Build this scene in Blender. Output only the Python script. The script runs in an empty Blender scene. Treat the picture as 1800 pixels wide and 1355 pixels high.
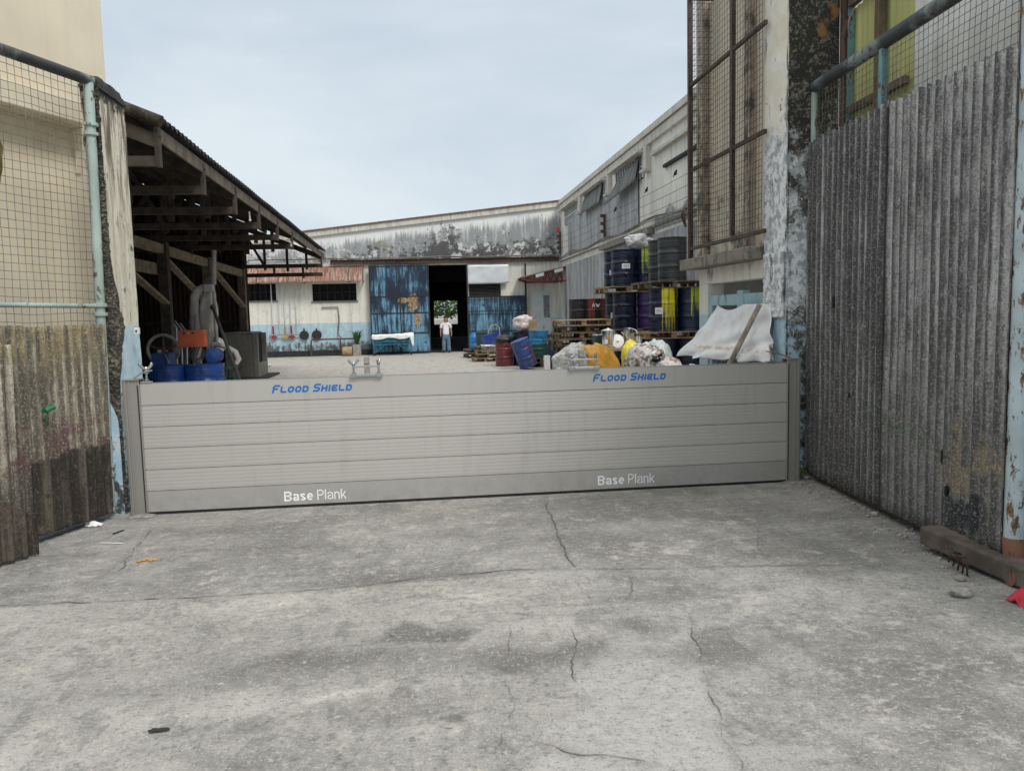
import bpy, math, random
import numpy as np
from mathutils import Vector, Matrix, noise as mn
PI = math.pi
rnd = random.Random(7)
scene = bpy.context.scene
COL = scene.collection
# ------------------------------------------------------------------ camera (also used to turn photo measurements into places)
FPX, YAW, TILT, ROLL, CZ = 1350.0, math.radians(6.6), math.atan(127/1350), math.atan(.024), 1.75
cF = Vector((math.sin(YAW)*math.cos(TILT), math.cos(YAW)*math.cos(TILT), -math.sin(TILT)))
r0 = Vector((math.cos(YAW), -math.sin(YAW), 0)); u0 = r0.cross(cF)
cR = r0*math.cos(ROLL) - u0*math.sin(ROLL)
cU = u0*math.cos(ROLL) + r0*math.sin(ROLL)
cO = Vector((0, 0, CZ))
def ray(px, py): return (cF*FPX + cR*(px-900) - cU*(py-677.5))/FPX
def at(px, py, Y):
    d = ray(px, py); return cO + d*(Y/d.y)
def onX(px, py, X):
    d = ray(px, py); return cO + d*(X/d.x)
def gnd(px, py, z=0):
    d = ray(px, py); return cO + d*((z-CZ)/d.z)
cam = bpy.data.objects.new('camera', bpy.data.cameras.new('camera')); COL.objects.link(cam)
cam.matrix_world = Matrix(((cR.x, cU.x, -cF.x, cO.x), (cR.y, cU.y, -cF.y, cO.y), (cR.z, cU.z, -cF.z, cO.z), (0, 0, 0, 1)))
cam.data.sensor_width = 36; cam.data.lens = FPX/1800*36; cam.data.clip_end = 2000; cam.data.clip_start = .05
scene.camera = cam
# ------------------------------------------------------------------ objects
def sstep(a, b, x):
    t = max(0., min(1., (x-a)/(b-a))); return t*t*(3-2*t)
def wpos(o):
    v = Vector((0, 0, 0))
    while o is not None: v += o.location; o = o.parent
    return v
def tag(o, label=None, cat=None, group=None, kind=None):
    if label: o['label'] = label
    if cat: o['category'] = cat
    if group: o['group'] = group
    if kind: o['kind'] = kind
    return o
def thing(name, label, cat, loc=(0, 0, 0), rz=0, group=None):
    o = bpy.data.objects.new(name, None); COL.objects.link(o)
    o.location = loc; o.rotation_euler = (0, 0, rz); o.empty_display_size = .2
    return tag(o, label, cat, group)
def copy_tree(o, parent=None):
    c = o.copy(); COL.objects.link(c)
    if parent is not None: c.parent = parent
    for ch in list(o.children): copy_tree(ch, c)
    return c
class MB:
    def __init__(s): s.v = []; s.f = []; s.m = []; s.mi = 0
    def add(s, vs, fs):
        n = len(s.v); s.v += [tuple(v) for v in vs]
        s.f += [tuple(i+n for i in f) for f in fs]; s.m += [s.mi]*len(fs); return s
    def box(s, x0, y0, z0, x1, y1, z1):
        if x0 > x1: x0, x1 = x1, x0
        if y0 > y1: y0, y1 = y1, y0
        if z0 > z1: z0, z1 = z1, z0
        return s.add([(x0,y0,z0),(x1,y0,z0),(x1,y1,z0),(x0,y1,z0),(x0,y0,z1),(x1,y0,z1),(x1,y1,z1),(x0,y1,z1)],
            [(0,3,2,1),(4,5,6,7),(0,1,5,4),(1,2,6,5),(2,3,7,6),(3,0,4,7)])
    def bar(s, p, q, w, h, up=(0, 0, 1)):
        p = Vector(p); q = Vector(q); d = (q-p).normalized(); a = d.cross(Vector(up))
        if a.length < 1e-4: a = d.cross(Vector((0, 1, 0)))
        a.normalize(); b = a.cross(d)
        vs = [c + a*sx*w/2 + b*sz*h/2 for c in (p, q) for sx, sz in ((-1,-1),(1,-1),(1,1),(-1,1))]
        return s.add(vs, [(0,3,2,1),(4,5,6,7),(0,1,5,4),(1,2,6,5),(2,3,7,6),(3,0,4,7)])
    def tube(s, pts, r, n=10, cap=True):
        pts = [Vector(p) for p in pts]; k = len(pts)
        rs = r if isinstance(r, (list, tuple)) else [r]*k
        vs = []; prev = None
        for i, p in enumerate(pts):
            t = (pts[min(i+1, k-1)] - pts[max(i-1, 0)]).normalized()
            a = prev - t*prev.dot(t) if prev is not None else t.cross(Vector((0, 0, 1)) if abs(t.z) < .9 else Vector((0, 1, 0)))
            a.normalize(); prev = a; b = t.cross(a)
            for j in range(n):
                th = 2*PI*j/n; vs.append(p + (a*math.cos(th) + b*math.sin(th))*rs[i])
        fs = [(i*n+j, i*n+(j+1) % n, (i+1)*n+(j+1) % n, (i+1)*n+j) for i in range(k-1) for j in range(n)]
        if cap: fs += [tuple(range(n-1, -1, -1)), tuple((k-1)*n+j for j in range(n))]
        return s.add(vs, fs)
    def lathe(s, prof, n=32, c=(0, 0, 0), M=None):
        vs = []; c = Vector(c)
        for r, z in prof:
            for j in range(n):
                th = 2*PI*j/n; v = Vector((r*math.cos(th), r*math.sin(th), z))
                vs.append((M @ v if M else v) + c)
        k = len(prof)
        fs = [(i*n+j, i*n+(j+1) % n, (i+1)*n+(j+1) % n, (i+1)*n+j) for i in range(k-1) for j in range(n)]
        if prof[0][0] > 1e-6: fs.append(tuple(range(n-1, -1, -1)))
        if prof[-1][0] > 1e-6: fs.append(tuple((k-1)*n+j for j in range(n)))
        return s.add(vs, fs)
    def grid(s, fn, nu, nv):
        vs = [fn(i/nu, j/nv) for j in range(nv+1) for i in range(nu+1)]
        return s.add(vs, [(j*(nu+1)+i, j*(nu+1)+i+1, (j+1)*(nu+1)+i+1, (j+1)*(nu+1)+i) for j in range(nv) for i in range(nu)])
    def poly(s, pts): return s.add(pts, [tuple(range(len(pts)))])
    def prism(s, pts, ext):
        ext = Vector(ext); n = len(pts); pts = [Vector(p) for p in pts]
        return s.add(pts + [p+ext for p in pts], [tuple(range(n-1, -1, -1)), tuple(range(n, 2*n))] + [(i, (i+1) % n, n+(i+1) % n, n+i) for i in range(n)])
    def sphere(s, c, r, nu=12, nv=8, fn=None):
        c = Vector(c); vs = []
        rr = r if isinstance(r, (tuple, list)) else (r, r, r)
        for j in range(1, nv):
            for i in range(nu):
                th = 2*PI*i/nu; ph = PI*j/nv
                d = Vector((math.sin(ph)*math.cos(th), math.sin(ph)*math.sin(th), math.cos(ph)))
                k = fn(d) if fn else 1
                vs.append(c + Vector((d.x*rr[0], d.y*rr[1], d.z*rr[2]))*k)
        for d in (Vector((0, 0, 1)), Vector((0, 0, -1))): vs.append(c + d*rr[2]*(fn(d) if fn else 1))
        t, b = len(vs)-2, len(vs)-1
        fs = [(j*nu+i, (j+1)*nu+i, (j+1)*nu+(i+1) % nu, j*nu+(i+1) % nu) for j in range(nv-2) for i in range(nu)]
        fs += [(t, i, (i+1) % nu) for i in range(nu)] + [(b, (nv-2)*nu+(i+1) % nu, (nv-2)*nu+i) for i in range(nu)]
        return s.add(vs, fs)
    def build(s, name, mat, parent=None, local=False, origin=None, smooth=None, bevel=None, solid=None, loc=None):
        off = Vector((0, 0, 0))
        if parent is not None and not local: off = wpos(parent)
        if origin is not None: off = Vector(origin)
        me = bpy.data.meshes.new(name)
        me.from_pydata([tuple(Vector(v)-off) for v in s.v], [], s.f)
        mats = mat if isinstance(mat, (list, tuple)) else [mat]
        for m in mats: me.materials.append(m)
        if len(mats) > 1: me.polygons.foreach_set('material_index', s.m)
        if smooth is not None:
            me.polygons.foreach_set('use_smooth', [True]*len(me.polygons)); me.set_sharp_from_angle(angle=math.radians(smooth))
        me.update()
        o = bpy.data.objects.new(name, me); COL.objects.link(o)
        if parent is not None: o.parent = parent
        elif origin is not None: o.location = off
        if loc is not None: o.location = loc
        if bevel:
            b = o.modifiers.new('bevel', 'BEVEL'); b.width = bevel; b.segments = 2; b.limit_method = 'ANGLE'; b.angle_limit = math.radians(50)
        if solid:
            d = o.modifiers.new('solid', 'SOLIDIFY'); d.thickness = solid; d.offset = 0
        return o
def corr(m, O, A, B, La, Lb, pitch, amp, lo=None, hi=None, seg=8, nb=10, N=None, wob=0.0, seed=0):
    """corrugated sheet: waves along A, ribs along B; lo/hi give the torn ends along B"""
    O = Vector(O); A = Vector(A).normalized(); B = Vector(B).normalized(); N = Vector(N) if N else A.cross(B)
    nu = max(8, int(La/pitch*seg))
    def fn(u, v):
        a = u*La; l = lo(a) if lo else 0.; h = hi(a) if hi else Lb
        b = l + (h-l)*v
        w = amp*math.cos(2*PI*a/pitch)
        if wob: w += wob*mn.noise(Vector((a*.9+seed*7, b*.8, seed)))
        return O + A*a + B*b + N*w
    return m.grid(fn, nu, nb)
def rag(seed, amp, sc=6, base=0.):
    return lambda a: base + amp*(mn.noise(Vector((a*sc, seed*3.3, .7))) + .6*mn.noise(Vector((a*sc*3.1, seed, 4.))))
def wires(m, O, A, B, La, Lb, sp, r, top=None, bot=None, sag=.006, seed=0):
    """welded mesh of real thin wires"""
    O = Vector(O); A = Vector(A).normalized(); B = Vector(B).normalized(); N = A.cross(B)
    k = int(La/sp)
    for i in range(k+1):
        a = La*i/k; l = bot(a) if bot else 0.; h = top(a) if top else Lb
        if h-l < .03: continue
        m.tube([O + A*a + B*(l+(h-l)*t) + N*(sag*mn.noise(Vector((a*3+seed, (l+(h-l)*t)*3, 0)))) + A*(sag*mn.noise(Vector((a*3+seed, (l+(h-l)*t)*2.5, 5)))) for t in np.linspace(0, 1, 7)], r, 4, False)
    k = int(Lb/sp)
    for i in range(k+1):
        b = Lb*i/k
        pts = []
        for t in np.linspace(0, 1, 25):
            a = La*t
            if (bot and b < bot(a)) or (top and b > top(a)):
                if len(pts) > 1: m.tube(pts, r, 4, False)
                pts = []; continue
            pts.append(O + A*a + B*(b + sag*mn.noise(Vector((a*2.5+seed, b*3, 9)))) + N*(r*2 + sag*mn.noise(Vector((a*3+seed, b*3, 0)))))
        if len(pts) > 1: m.tube(pts, r, 4, False)
    return m
# ------------------------------------------------------------------ materials
class NT:
    def __init__(s, name):
        s.m = bpy.data.materials.new(name); s.m.use_nodes = True
        s.t = s.m.node_tree; s.n = s.t.nodes; s.n.clear()
        s.out = s.n.new('ShaderNodeOutputMaterial'); s.b = s.n.new('ShaderNodeBsdfPrincipled')
        s.t.links.new(s.b.outputs[0], s.out.inputs[0]); s._w = s._o = None
    def link(s, a, i):
        if hasattr(a, 'default_value') and hasattr(a, 'is_output'): s.t.links.new(a, i)
        elif a is not None:
            if i.type == 'RGBA' and len(a) == 3: a = (*a, 1)
            i.default_value = a
    def W(s):
        if not s._w: s._w = s.n.new('ShaderNodeNewGeometry').outputs['Position']
        return s._w
    def Ob(s):
        if not s._o: s._o = s.n.new('ShaderNodeTexCoord').outputs['Object']
        return s._o
    def rand(s): return s.n.new('ShaderNodeObjectInfo').outputs['Random']
    def mp(s, v, sc=(1, 1, 1), lo=(0, 0, 0)):
        k = s.n.new('ShaderNodeMapping'); s.link(v, k.inputs[0]); s.link(lo, k.inputs[1]); k.inputs[3].default_value = sc if isinstance(sc, (tuple, list)) else (sc,)*3; return k.outputs[0]
    def noise(s, v, sc=1., det=4, ro=.55, dis=0.):
        k = s.n.new('ShaderNodeTexNoise'); s.link(v, k.inputs['Vector']); k.inputs['Scale'].default_value = sc; k.inputs['Detail'].default_value = det
        k.inputs['Roughness'].default_value = ro; k.inputs['Distortion'].default_value = dis; return k.outputs['Fac']
    def vor(s, v, sc=1., feat='F1', out='Distance'):
        k = s.n.new('ShaderNodeTexVoronoi'); k.feature = feat; s.link(v, k.inputs['Vector']); k.inputs['Scale'].default_value = sc; return k.outputs[out]
    def ramp(s, f, a=0., b=1., lo=0., hi=1.):
        k = s.n.new('ShaderNodeMapRange'); k.interpolation_type = 'SMOOTHSTEP'; k.clamp = True
        for v, i in zip((f, a, b, lo, hi), k.inputs): s.link(v, i)
        return k.outputs[0]
    def ma(s, op, a, b=None, c=None):
        k = s.n.new('ShaderNodeMath'); k.operation = op
        for v, i in zip((a, b, c), k.inputs):
            if v is not None: s.link(v, i)
        return k.outputs[0]
    def mul(s, *a):
        r = a[0]
        for b in a[1:]: r = s.ma('MULTIPLY', r, b)
        return r
    def mix(s, f, a, b, mode='MIX'):
        k = s.n.new('ShaderNodeMix'); k.data_type = 'RGBA'; k.blend_type = mode
        s.link(f, k.inputs[0]); s.link(a, k.inputs[6]); s.link(b, k.inputs[7]); return k.outputs[2]
    def sep(s, v):
        k = s.n.new('ShaderNodeSeparateXYZ'); s.link(v, k.inputs[0]); return k.outputs
    def comb(s, x=0., y=0., z=0.):
        k = s.n.new('ShaderNodeCombineXYZ')
        for v, i in zip((x, y, z), k.inputs): s.link(v, i)
        return k.outputs[0]
    def attr(s, name):
        k = s.n.new('ShaderNodeAttribute'); k.attribute_name = name; return k.outputs['Color']
    def bump(s, h, st=.5, d=.01, prev=None):
        k = s.n.new('ShaderNodeBump'); k.inputs['Strength'].default_value = st; k.inputs['Distance'].default_value = d; s.link(h, k.inputs['Height'])
        if prev is not None: s.link(prev, k.inputs['Normal'])
        return k.outputs[0]
    def done(s, col, rough=.8, metal=0., nrm=None, **kw):
        s.link(col, s.b.inputs['Base Color']); s.link(rough, s.b.inputs['Roughness']); s.link(metal, s.b.inputs['Metallic'])
        if nrm is not None: s.link(nrm, s.b.inputs['Normal'])
        for k, v in kw.items(): s.link(v, s.b.inputs[k.replace('_', ' ')])
        return s.m
M = {}
def simple(name, col, rough=.6, metal=0., var=.25, sc=6., dirt=None, bump=.15, obj=False, streak=False, dirtamt=.5):
    t = NT(name); p = t.Ob() if obj else t.W()
    if streak: p2 = t.mp(p, (1, 1, .12))
    else: p2 = p
    n1 = t.noise(p2, sc, 5); n2 = t.noise(p, sc*9, 3)
    c = t.mix(t.ramp(n1, .3, .7), tuple(x*(1-var) for x in col), tuple(min(1, x*(1+var)) for x in col))
    if dirt: c = t.mix(t.mul(t.ramp(t.noise(p2, sc*.45, 6, .7), .48, .7), dirtamt), c, dirt)
    M[name] = t.done(c, rough, metal, t.bump(n2, bump, .004)); return M[name]
# ------------------------------------------------------------------ light, sky
scene.render.engine = 'CYCLES'
scene.cycles.use_denoising = True
scene.cycles.max_bounces = 8; scene.cycles.diffuse_bounces = 5; scene.cycles.transparent_max_bounces = 12
vs = scene.view_settings; vs.view_transform = 'Standard'; vs.look = 'None'; vs.gamma = 1.0; vs.exposure = EXPO = 0.36
SUN_EL, SUN_AZ = math.radians(48), math.radians(150)      # azimuth from +Y towards +X: high, behind and to the right
w = bpy.data.worlds.new('World'); scene.world = w; w.use_nodes = True
wt = w.node_tree; bgn = wt.nodes['Background']
sky = wt.nodes.new('ShaderNodeTexSky'); sky.sky_type = 'NISHITA'; sky.sun_disc = False
sky.sun_elevation = SUN_EL; sky.sun_rotation = SUN_AZ; sky.air_density = 1.0; sky.dust_density = 3.0; sky.altitude = 0
tc = wt.nodes.new('ShaderNodeTexCoord')
mpn = wt.nodes.new('ShaderNodeMapping'); mpn.inputs[3].default_value = (1.4, 1.4, 4.2); wt.links.new(tc.outputs['Generated'], mpn.inputs[0])
cn = wt.nodes.new('ShaderNodeTexNoise'); cn.inputs['Scale'].default_value = 1.3; cn.inputs['Detail'].default_value = 6; cn.inputs['Roughness'].default_value = .55; cn.inputs['Distortion'].default_value = .3
wt.links.new(mpn.outputs[0], cn.inputs['Vector'])
cr = wt.nodes.new('ShaderNodeValToRGB'); wt.links.new(cn.outputs['Fac'], cr.inputs[0])
cr.color_ramp.elements[0].position = .32; cr.color_ramp.elements[0].color = (4.35, 5.15, 5.95, 1)
cr.color_ramp.elements[1].position = .68; cr.color_ramp.elements[1].color = (6.15, 6.75, 7.15, 1)
sx = wt.nodes.new('ShaderNodeSeparateXYZ'); wt.links.new(tc.outputs['Generated'], sx.inputs[0])
zr = wt.nodes.new('ShaderNodeMapRange'); zr.inputs[1].default_value = .5; zr.inputs[2].default_value = 1.0; zr.inputs[3].default_value = 1.0; zr.inputs[4].default_value = 2.0
wt.links.new(sx.outputs[2], zr.inputs[0])
wz_ = wt.nodes.new('ShaderNodeMix'); wz_.data_type = 'RGBA'; zf = wt.nodes.new('ShaderNodeMapRange'); zf.inputs[1].default_value = .45; zf.inputs[2].default_value = .8
wt.links.new(sx.outputs[2], zf.inputs[0]); wt.links.new(zf.outputs[0], wz_.inputs[0]); wt.links.new(cr.outputs[0], wz_.inputs[6]); wz_.inputs[7].default_value = (6.4, 6.25, 5.95, 1)     # the cloud deck overhead is whiter
vm = wt.nodes.new('ShaderNodeVectorMath'); vm.operation = 'SCALE'; wt.links.new(wz_.outputs[2], vm.inputs[0]); wt.links.new(zr.outputs[0], vm.inputs['Scale'])
mx = wt.nodes.new('ShaderNodeMix'); mx.data_type = 'RGBA'; mx.inputs[0].default_value = .90
wt.links.new(sky.outputs[0], mx.inputs[6]); wt.links.new(vm.outputs[0], mx.inputs[7]); wt.links.new(mx.outputs[2], bgn.inputs[0])
bgn.inputs[1].default_value = .1
sun = bpy.data.objects.new('sun', bpy.data.lights.new('sun', 'SUN')); COL.objects.link(sun)
sun.data.energy = 1.5; sun.data.angle = math.radians(16); sun.data.color = (1, .97, .92)
sd = Vector((math.sin(SUN_AZ)*math.cos(SUN_EL), math.cos(SUN_AZ)*math.cos(SUN_EL), math.sin(SUN_EL)))
sun.rotation_euler = sd.to_track_quat('Z', 'Y').to_euler(); sun.location = (0, -5, 30)
# ------------------------------------------------------------------ material library
BLK = (.035, .036, .034)
def plaster(name, base, wz=None, wcol=None, grey=.5, mold=.5, moldz=None, peel=.3, bump=.35, sc=1., under=(.42, .41, .38), wedge=.01, flow=1., low=None, obj=False):
    t = NT(name); p = t.W(); z = t.sep(p)[2]
    big = t.noise(p, .9*sc, 5); mid = t.noise(p, 4*sc, 7, .68); fine = t.noise(p, 34, 3)
    st = t.noise(t.mp(p, (3, 3, .2)), 2.2*sc, 6, .62)
    c = t.mix(t.ramp(big, .3, .7), tuple(x*.86 for x in base), base)
    if wcol:
        zz = t.ma('ADD', z, t.ma('MULTIPLY', t.ma('SUBTRACT', t.noise(p, 7, 4), .5), wedge*4))
        wc = t.mix(t.ramp(mid, .35, .65), tuple(x*.8 for x in wcol), wcol)
        c = t.mix(t.ramp(zz, wz-wedge, wz+wedge, 1, 0), c, wc)
    if low:
        lz, lc = low
        zz = t.ma('ADD', z, t.ma('MULTIPLY', t.ma('SUBTRACT', t.noise(p, 5, 5, .7), .5), .8))
        c = t.mix(t.ramp(zz, lz-.12, lz+.12, 1, 0), c, t.mix(t.ramp(mid, .4, .6), tuple(x*.5 for x in lc), lc))
    if peel: 
        pk = t.mul(t.ramp(t.noise(p, 2.6*sc, 8, .7, .4), .585, .6), peel); c = t.mix(pk, c, under)
    if grey: c = t.mix(t.mul(t.ramp(st, .46, .68), grey), c, (.22, .235, .245))
    h = t.ma('ADD', t.mul(mid, .6), t.mul(fine, .25))
    if mold:
        s = t.ma('ADD', t.mul(mid, .62), t.mul(t.noise(t.mp(p, (4.5, 4.5, .5*flow)), 2.*sc, 6, .65), .38))
        if moldz:
            zo = None
            for (a, b, v0, v1) in moldz:
                r = t.ramp(z, a, b, v0, v1); zo = r if zo is None else t.ma('ADD', zo, r)
            s = t.ma('ADD', s, zo)
        if name == 'far_wall': s = t.ma('ADD', s, t.ma('ADD', t.ramp(t.sep(p)[0], 3.6, 4.4, 0, .045), t.mul(t.ramp(t.ma('ABSOLUTE', t.ma('SUBTRACT', t.sep(p)[0], -2.9)), .3, 1.3, 1, 0), .03)))
        mk = t.mul(t.ramp(s, .53, .66), mold)
        c = t.mix(mk, c, t.mix(t.ramp(fine, .35, .65), BLK, (.09, .09, .085)))
    M[name] = t.done(c, .9, 0., t.bump(h, bump, .02)); return M[name]
CREAM = (.68, .63, .50); WHITE = (.66, .67, .64); LBLUE = (.40, .58, .70)
plaster('far_wall', (.80, .78, .69), wz=1.5, wcol=(.46, .64, .73), grey=.35, mold=.9, moldz=[(0, .35, .10, 0), (.35, 1.0, .07, -.12), (4.0, 6.0, .05, -.05)], peel=.35)
def upper_wall():
    t = NT('far_wall_upper'); p = t.W(); x, y, z = t.sep(p)
    ztop = t.ma('MULTIPLY_ADD', x, .1095, 6.02)        # sloping parapet line
    d = t.ma('SUBTRACT', ztop, z)
    st = t.ma('ADD', t.mul(t.noise(t.mp(p, (5, 1, .32)), 2.0, 8, .66), .6), t.mul(t.noise(t.mp(p, (1.2, 1, .6)), 1.3, 7, .66), .4)); mid = t.noise(p, 1.5, 9, .7); mid2 = t.noise(p, 5, 7, .72); big = t.noise(p, .5, 3)
    c = t.mix(t.ramp(big, .35, .65), (.72, .73, .72), (.80, .81, .79))
    g = t.ramp(t.ma('ADD', st, t.ramp(d, .1, .9, -.16, .08)), .40, .58)
    c = t.mix(t.mul(g, .82), c, (.19, .205, .22))
    m = t.ma('ADD', t.ma('ADD', t.mul(mid, .55), t.mul(mid2, .45)), t.ramp(z, 4.4, 5.9, .065, -.10))
    m = t.ma('ADD', m, t.ramp(x, -3, 1.5, -.06, .03)); m = t.ma('ADD', m, t.mul(t.ramp(t.ma('ABSOLUTE', t.ma('SUBTRACT', x, 1.1)), .2, 1.0, 1, 0), .07)); m = t.ma('ADD', m, t.mul(t.ramp(t.ma('ABSOLUTE', t.ma('SUBTRACT', x, -2.1)), .1, .5, 1, 0), .07))
    c = t.mix(t.mul(t.ramp(m, .505, .585), .92), c, t.mix(mid2, (.03, .032, .03), (.10, .10, .098)))
    pk = t.ramp(t.noise(p, .75, 6, .6, .5), .635, .65)
    c = t.mix(t.mul(pk, t.ramp(z, 4.7, 4.9), .9), c, (.25, .235, .18))
    wh = t.ramp(t.ma('ADD', t.noise(p, 2.4, 8, .72), t.ramp(z, 4.3, 6.0, .03, -.12)), .55, .58)
    c = t.mix(t.mul(wh, .8), c, (.66, .67, .66))
    M['far_wall_upper'] = t.done(c, .9, 0, t.bump(mid2, .3, .02))
upper_wall()
plaster('right_wall', (.84, .815, .74), grey=.35, mold=.5, moldz=[(6.0, 6.5, -.09, 0)], peel=.15, sc=.8)
plaster('coping', (.66, .63, .55), grey=.5, mold=.45, peel=.1)
plaster('left_building', (.76, .68, .53), wz=1.6, wcol=(.16, .33, .52), grey=.08, mold=.25, moldz=[(0, 8, -.06, -.06)], peel=.05, bump=.2)
plaster('guard_wall', (.82, .80, .72), wz=1.67, wcol=(.45, .60, .68), grey=.25, mold=.7, moldz=[(1.95, 2.25, -.13, .04)], peel=.1)
plaster('ledge_concrete', (.26, .24, .19), grey=.6, mold=.7, moldz=[(2, 3, .05, .05)], sc=1.6, peel=.3)
plaster('cage_wall', (.76, .69, .56), grey=.25, mold=.9, moldz=[(2.5, 3.9, .05, -.03)], peel=.25, flow=.3)
plaster('street_wall', (.80, .80, .77), wz=1.35, wcol=(.45, .60, .68), grey=.2, mold=.4, moldz=[(0, .5, .08, 0), (2, 9, -.03, -.06)], peel=.2)
plaster('pier_wall', (.55, .45, .34), grey=.75, mold=.95, moldz=[(2.4, 5.8, .07, .055)], peel=.3, flow=.3, sc=1.3)
plaster('white_wall', (.80, .80, .77), grey=.12, mold=.3, moldz=[(0, 9, -.06, -.06)], peel=0)
plaster('concrete_tank', (.22, .21, .18), grey=.5, mold=.8, peel=.2)
plaster('dark_concrete', (.16, .155, .14), grey=.5, mold=.4, peel=.1)
def pillar_mat(name, side):
    t = NT(name); p = t.W(); x, y, z = t.sep(p)
    mid = t.noise(p, 4, 8, .7); mid2 = t.noise(p, 11, 6, .7); st = t.noise(t.mp(p, (5, 5, .5)), 2.5, 7, .65); fine = t.noise(p, 60, 3)
    pw = t.n.new('ShaderNodeVectorMath'); pw.operation = 'ADD'; t.link(p, pw.inputs[0]); t.link(t.comb(t.mul(mid2, .25), t.mul(mid, .25), t.mul(mid2, .3)), pw.inputs[1]); cr_ = t.vor(pw.outputs[0], 7., 'DISTANCE_TO_EDGE')
    cream = t.mix(t.ramp(mid, .35, .65), (.72, .67, .53), (.80, .77, .66))
    if side == 'L':
        c = t.mix(t.mul(t.ramp(st, .44, .60), t.ramp(z, 2.4, 3.4, .25, 1)), cream, (.17, .135, .09)); c = t.mix(t.mul(t.ramp(t.ma('ADD', t.mul(mid, .5), t.mul(mid2, .5)), .54, .60), .7), c, (.33, .30, .25)); c = t.mix(t.mul(t.ramp(t.noise(t.mp(p, (6, 6, 1)), 4, 7, .72), .58, .66), .8), c, (.07, .06, .045))
        c = t.mix(t.ramp(t.ma('ADD', z, t.mul(t.ma('SUBTRACT', mid2, .5), .06)), 1.70, 1.73, 1, 0), c, t.mix(t.ramp(mid, .4, .6), (.42, .60, .72), (.58, .71, .78)))
        c = t.mix(t.ramp(t.ma('ADD', t.ma('ADD', t.mul(mid, .6), t.mul(mid2, .4)), t.ramp(z, 0, .9, .09, -.06)), .52, .60), c, (.07, .075, .075))
        c = t.mix(t.ramp(t.ma('ADD', z, t.mul(mid2, .5)), 3.92, 4.0), c, (.05, .045, .035))
    else:
        # cream high up, white flaking in the middle, pale blue below
        c = t.mix(t.ramp(t.ma('ADD', z, t.mul(t.ma('SUBTRACT', mid, .5), 1.2)), 3.35, 3.6), t.mix(t.ramp(mid2, .42, .56), (.38, .40, .42), (.78, .80, .81)), t.mix(t.ramp(mid, .4, .6), (.76, .72, .58), (.84, .83, .77)))
        c = t.mix(t.ramp(t.ma('ADD', z, t.mul(t.ma('SUBTRACT', mid2, .5), .03)), 1.60, 1.62, 1, 0), c, t.mix(t.ramp(mid, .4, .6), (.42, .60, .72), (.55, .70, .78)))
        c = t.mix(t.mul(t.ramp(t.ma('ADD', t.mul(mid, .5), t.mul(st, .5)), .545, .6), t.ramp(z, 2.2, 3.5, .9, .7)), c, (.12, .125, .125))
        # the outer face and the arris are black with mould
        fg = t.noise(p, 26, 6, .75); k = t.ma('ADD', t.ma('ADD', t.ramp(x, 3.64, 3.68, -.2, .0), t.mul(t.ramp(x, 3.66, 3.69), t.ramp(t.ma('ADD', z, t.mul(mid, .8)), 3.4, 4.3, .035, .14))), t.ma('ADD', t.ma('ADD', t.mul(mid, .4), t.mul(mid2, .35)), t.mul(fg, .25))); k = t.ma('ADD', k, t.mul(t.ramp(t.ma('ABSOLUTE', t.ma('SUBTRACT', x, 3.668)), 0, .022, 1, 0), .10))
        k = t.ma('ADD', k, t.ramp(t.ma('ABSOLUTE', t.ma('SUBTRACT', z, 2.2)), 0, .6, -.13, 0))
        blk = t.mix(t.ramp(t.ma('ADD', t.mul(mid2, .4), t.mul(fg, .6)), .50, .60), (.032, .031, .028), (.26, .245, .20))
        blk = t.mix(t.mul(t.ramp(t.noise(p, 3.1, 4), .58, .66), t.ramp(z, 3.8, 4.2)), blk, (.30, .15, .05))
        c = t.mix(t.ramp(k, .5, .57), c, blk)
    c = t.mix(t.mul(t.ramp(cr_, .0, .02, .35, 0), t.ramp(mid, .45, .6)) if side == 'R' else t.mul(t.ramp(cr_, 0, .015, .25, 0), t.ramp(mid, .45, .6)), c, (.2, .2, .2))
    nb = t.bump(t.ma('ADD', t.mul(mid, .7), t.mul(mid2, .3)), .6, .03)
    M[name] = t.done(c, .92, 0, t.bump(fine, .2, .003, nb))
pillar_mat('left_pillar', 'L'); pillar_mat('right_pillar', 'R')
def aggregate():
    t = NT('aggregate'); p = t.W(); z = t.sep(p)[2]
    sm = t.noise(p, 9, 6, .75); sm2 = t.noise(p, 45, 5, .75); d = t.vor(t.mp(p, (1, 1, 1.5)), 33); cc = t.sep(t.vor(t.mp(p, (1, 1, 1.5)), 33, 'F1', 'Color'))[0]
    c = t.mix(cc, (.10, .085, .06), (.34, .30, .23)); c = t.mix(t.ramp(d, .45, .75), c, (.05, .043, .034))
    c = t.mix(t.ramp(t.noise(p, 5, 6, .7), .42, .56), c, (.05, .046, .04))
    rg = t.mix(t.ramp(t.ma('ADD', t.mul(sm, .5), t.mul(sm2, .5)), .47, .58), (.03, .028, .025), (.20, .18, .145)); hi = t.ramp(t.ma('ADD', z, t.mul(t.ma('SUBTRACT', sm, .5), 1.2)), 2.25, 2.6)
    c = t.mix(hi, c, t.mix(t.ramp(z, 3.0, 3.6, 0, .7), rg, (.035, .03, .025)))
    c = t.mix(t.mul(t.ramp(sm2, .52, .62), .5), c, (.30, .27, .21)); c = t.mix(t.mul(t.ramp(sm2, .46, .38), .6), c, (.03, .027, .022))
    c = t.mix(t.mul(t.ramp(z, 0, .9, 1, 0), .6), c, (.06, .062, .062))
    M['aggregate'] = t.done(c, .95, 0, t.bump(t.ma('ADD', t.mul(d, .7), t.mul(sm2, .6)), .9, .03))
aggregate()
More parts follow.
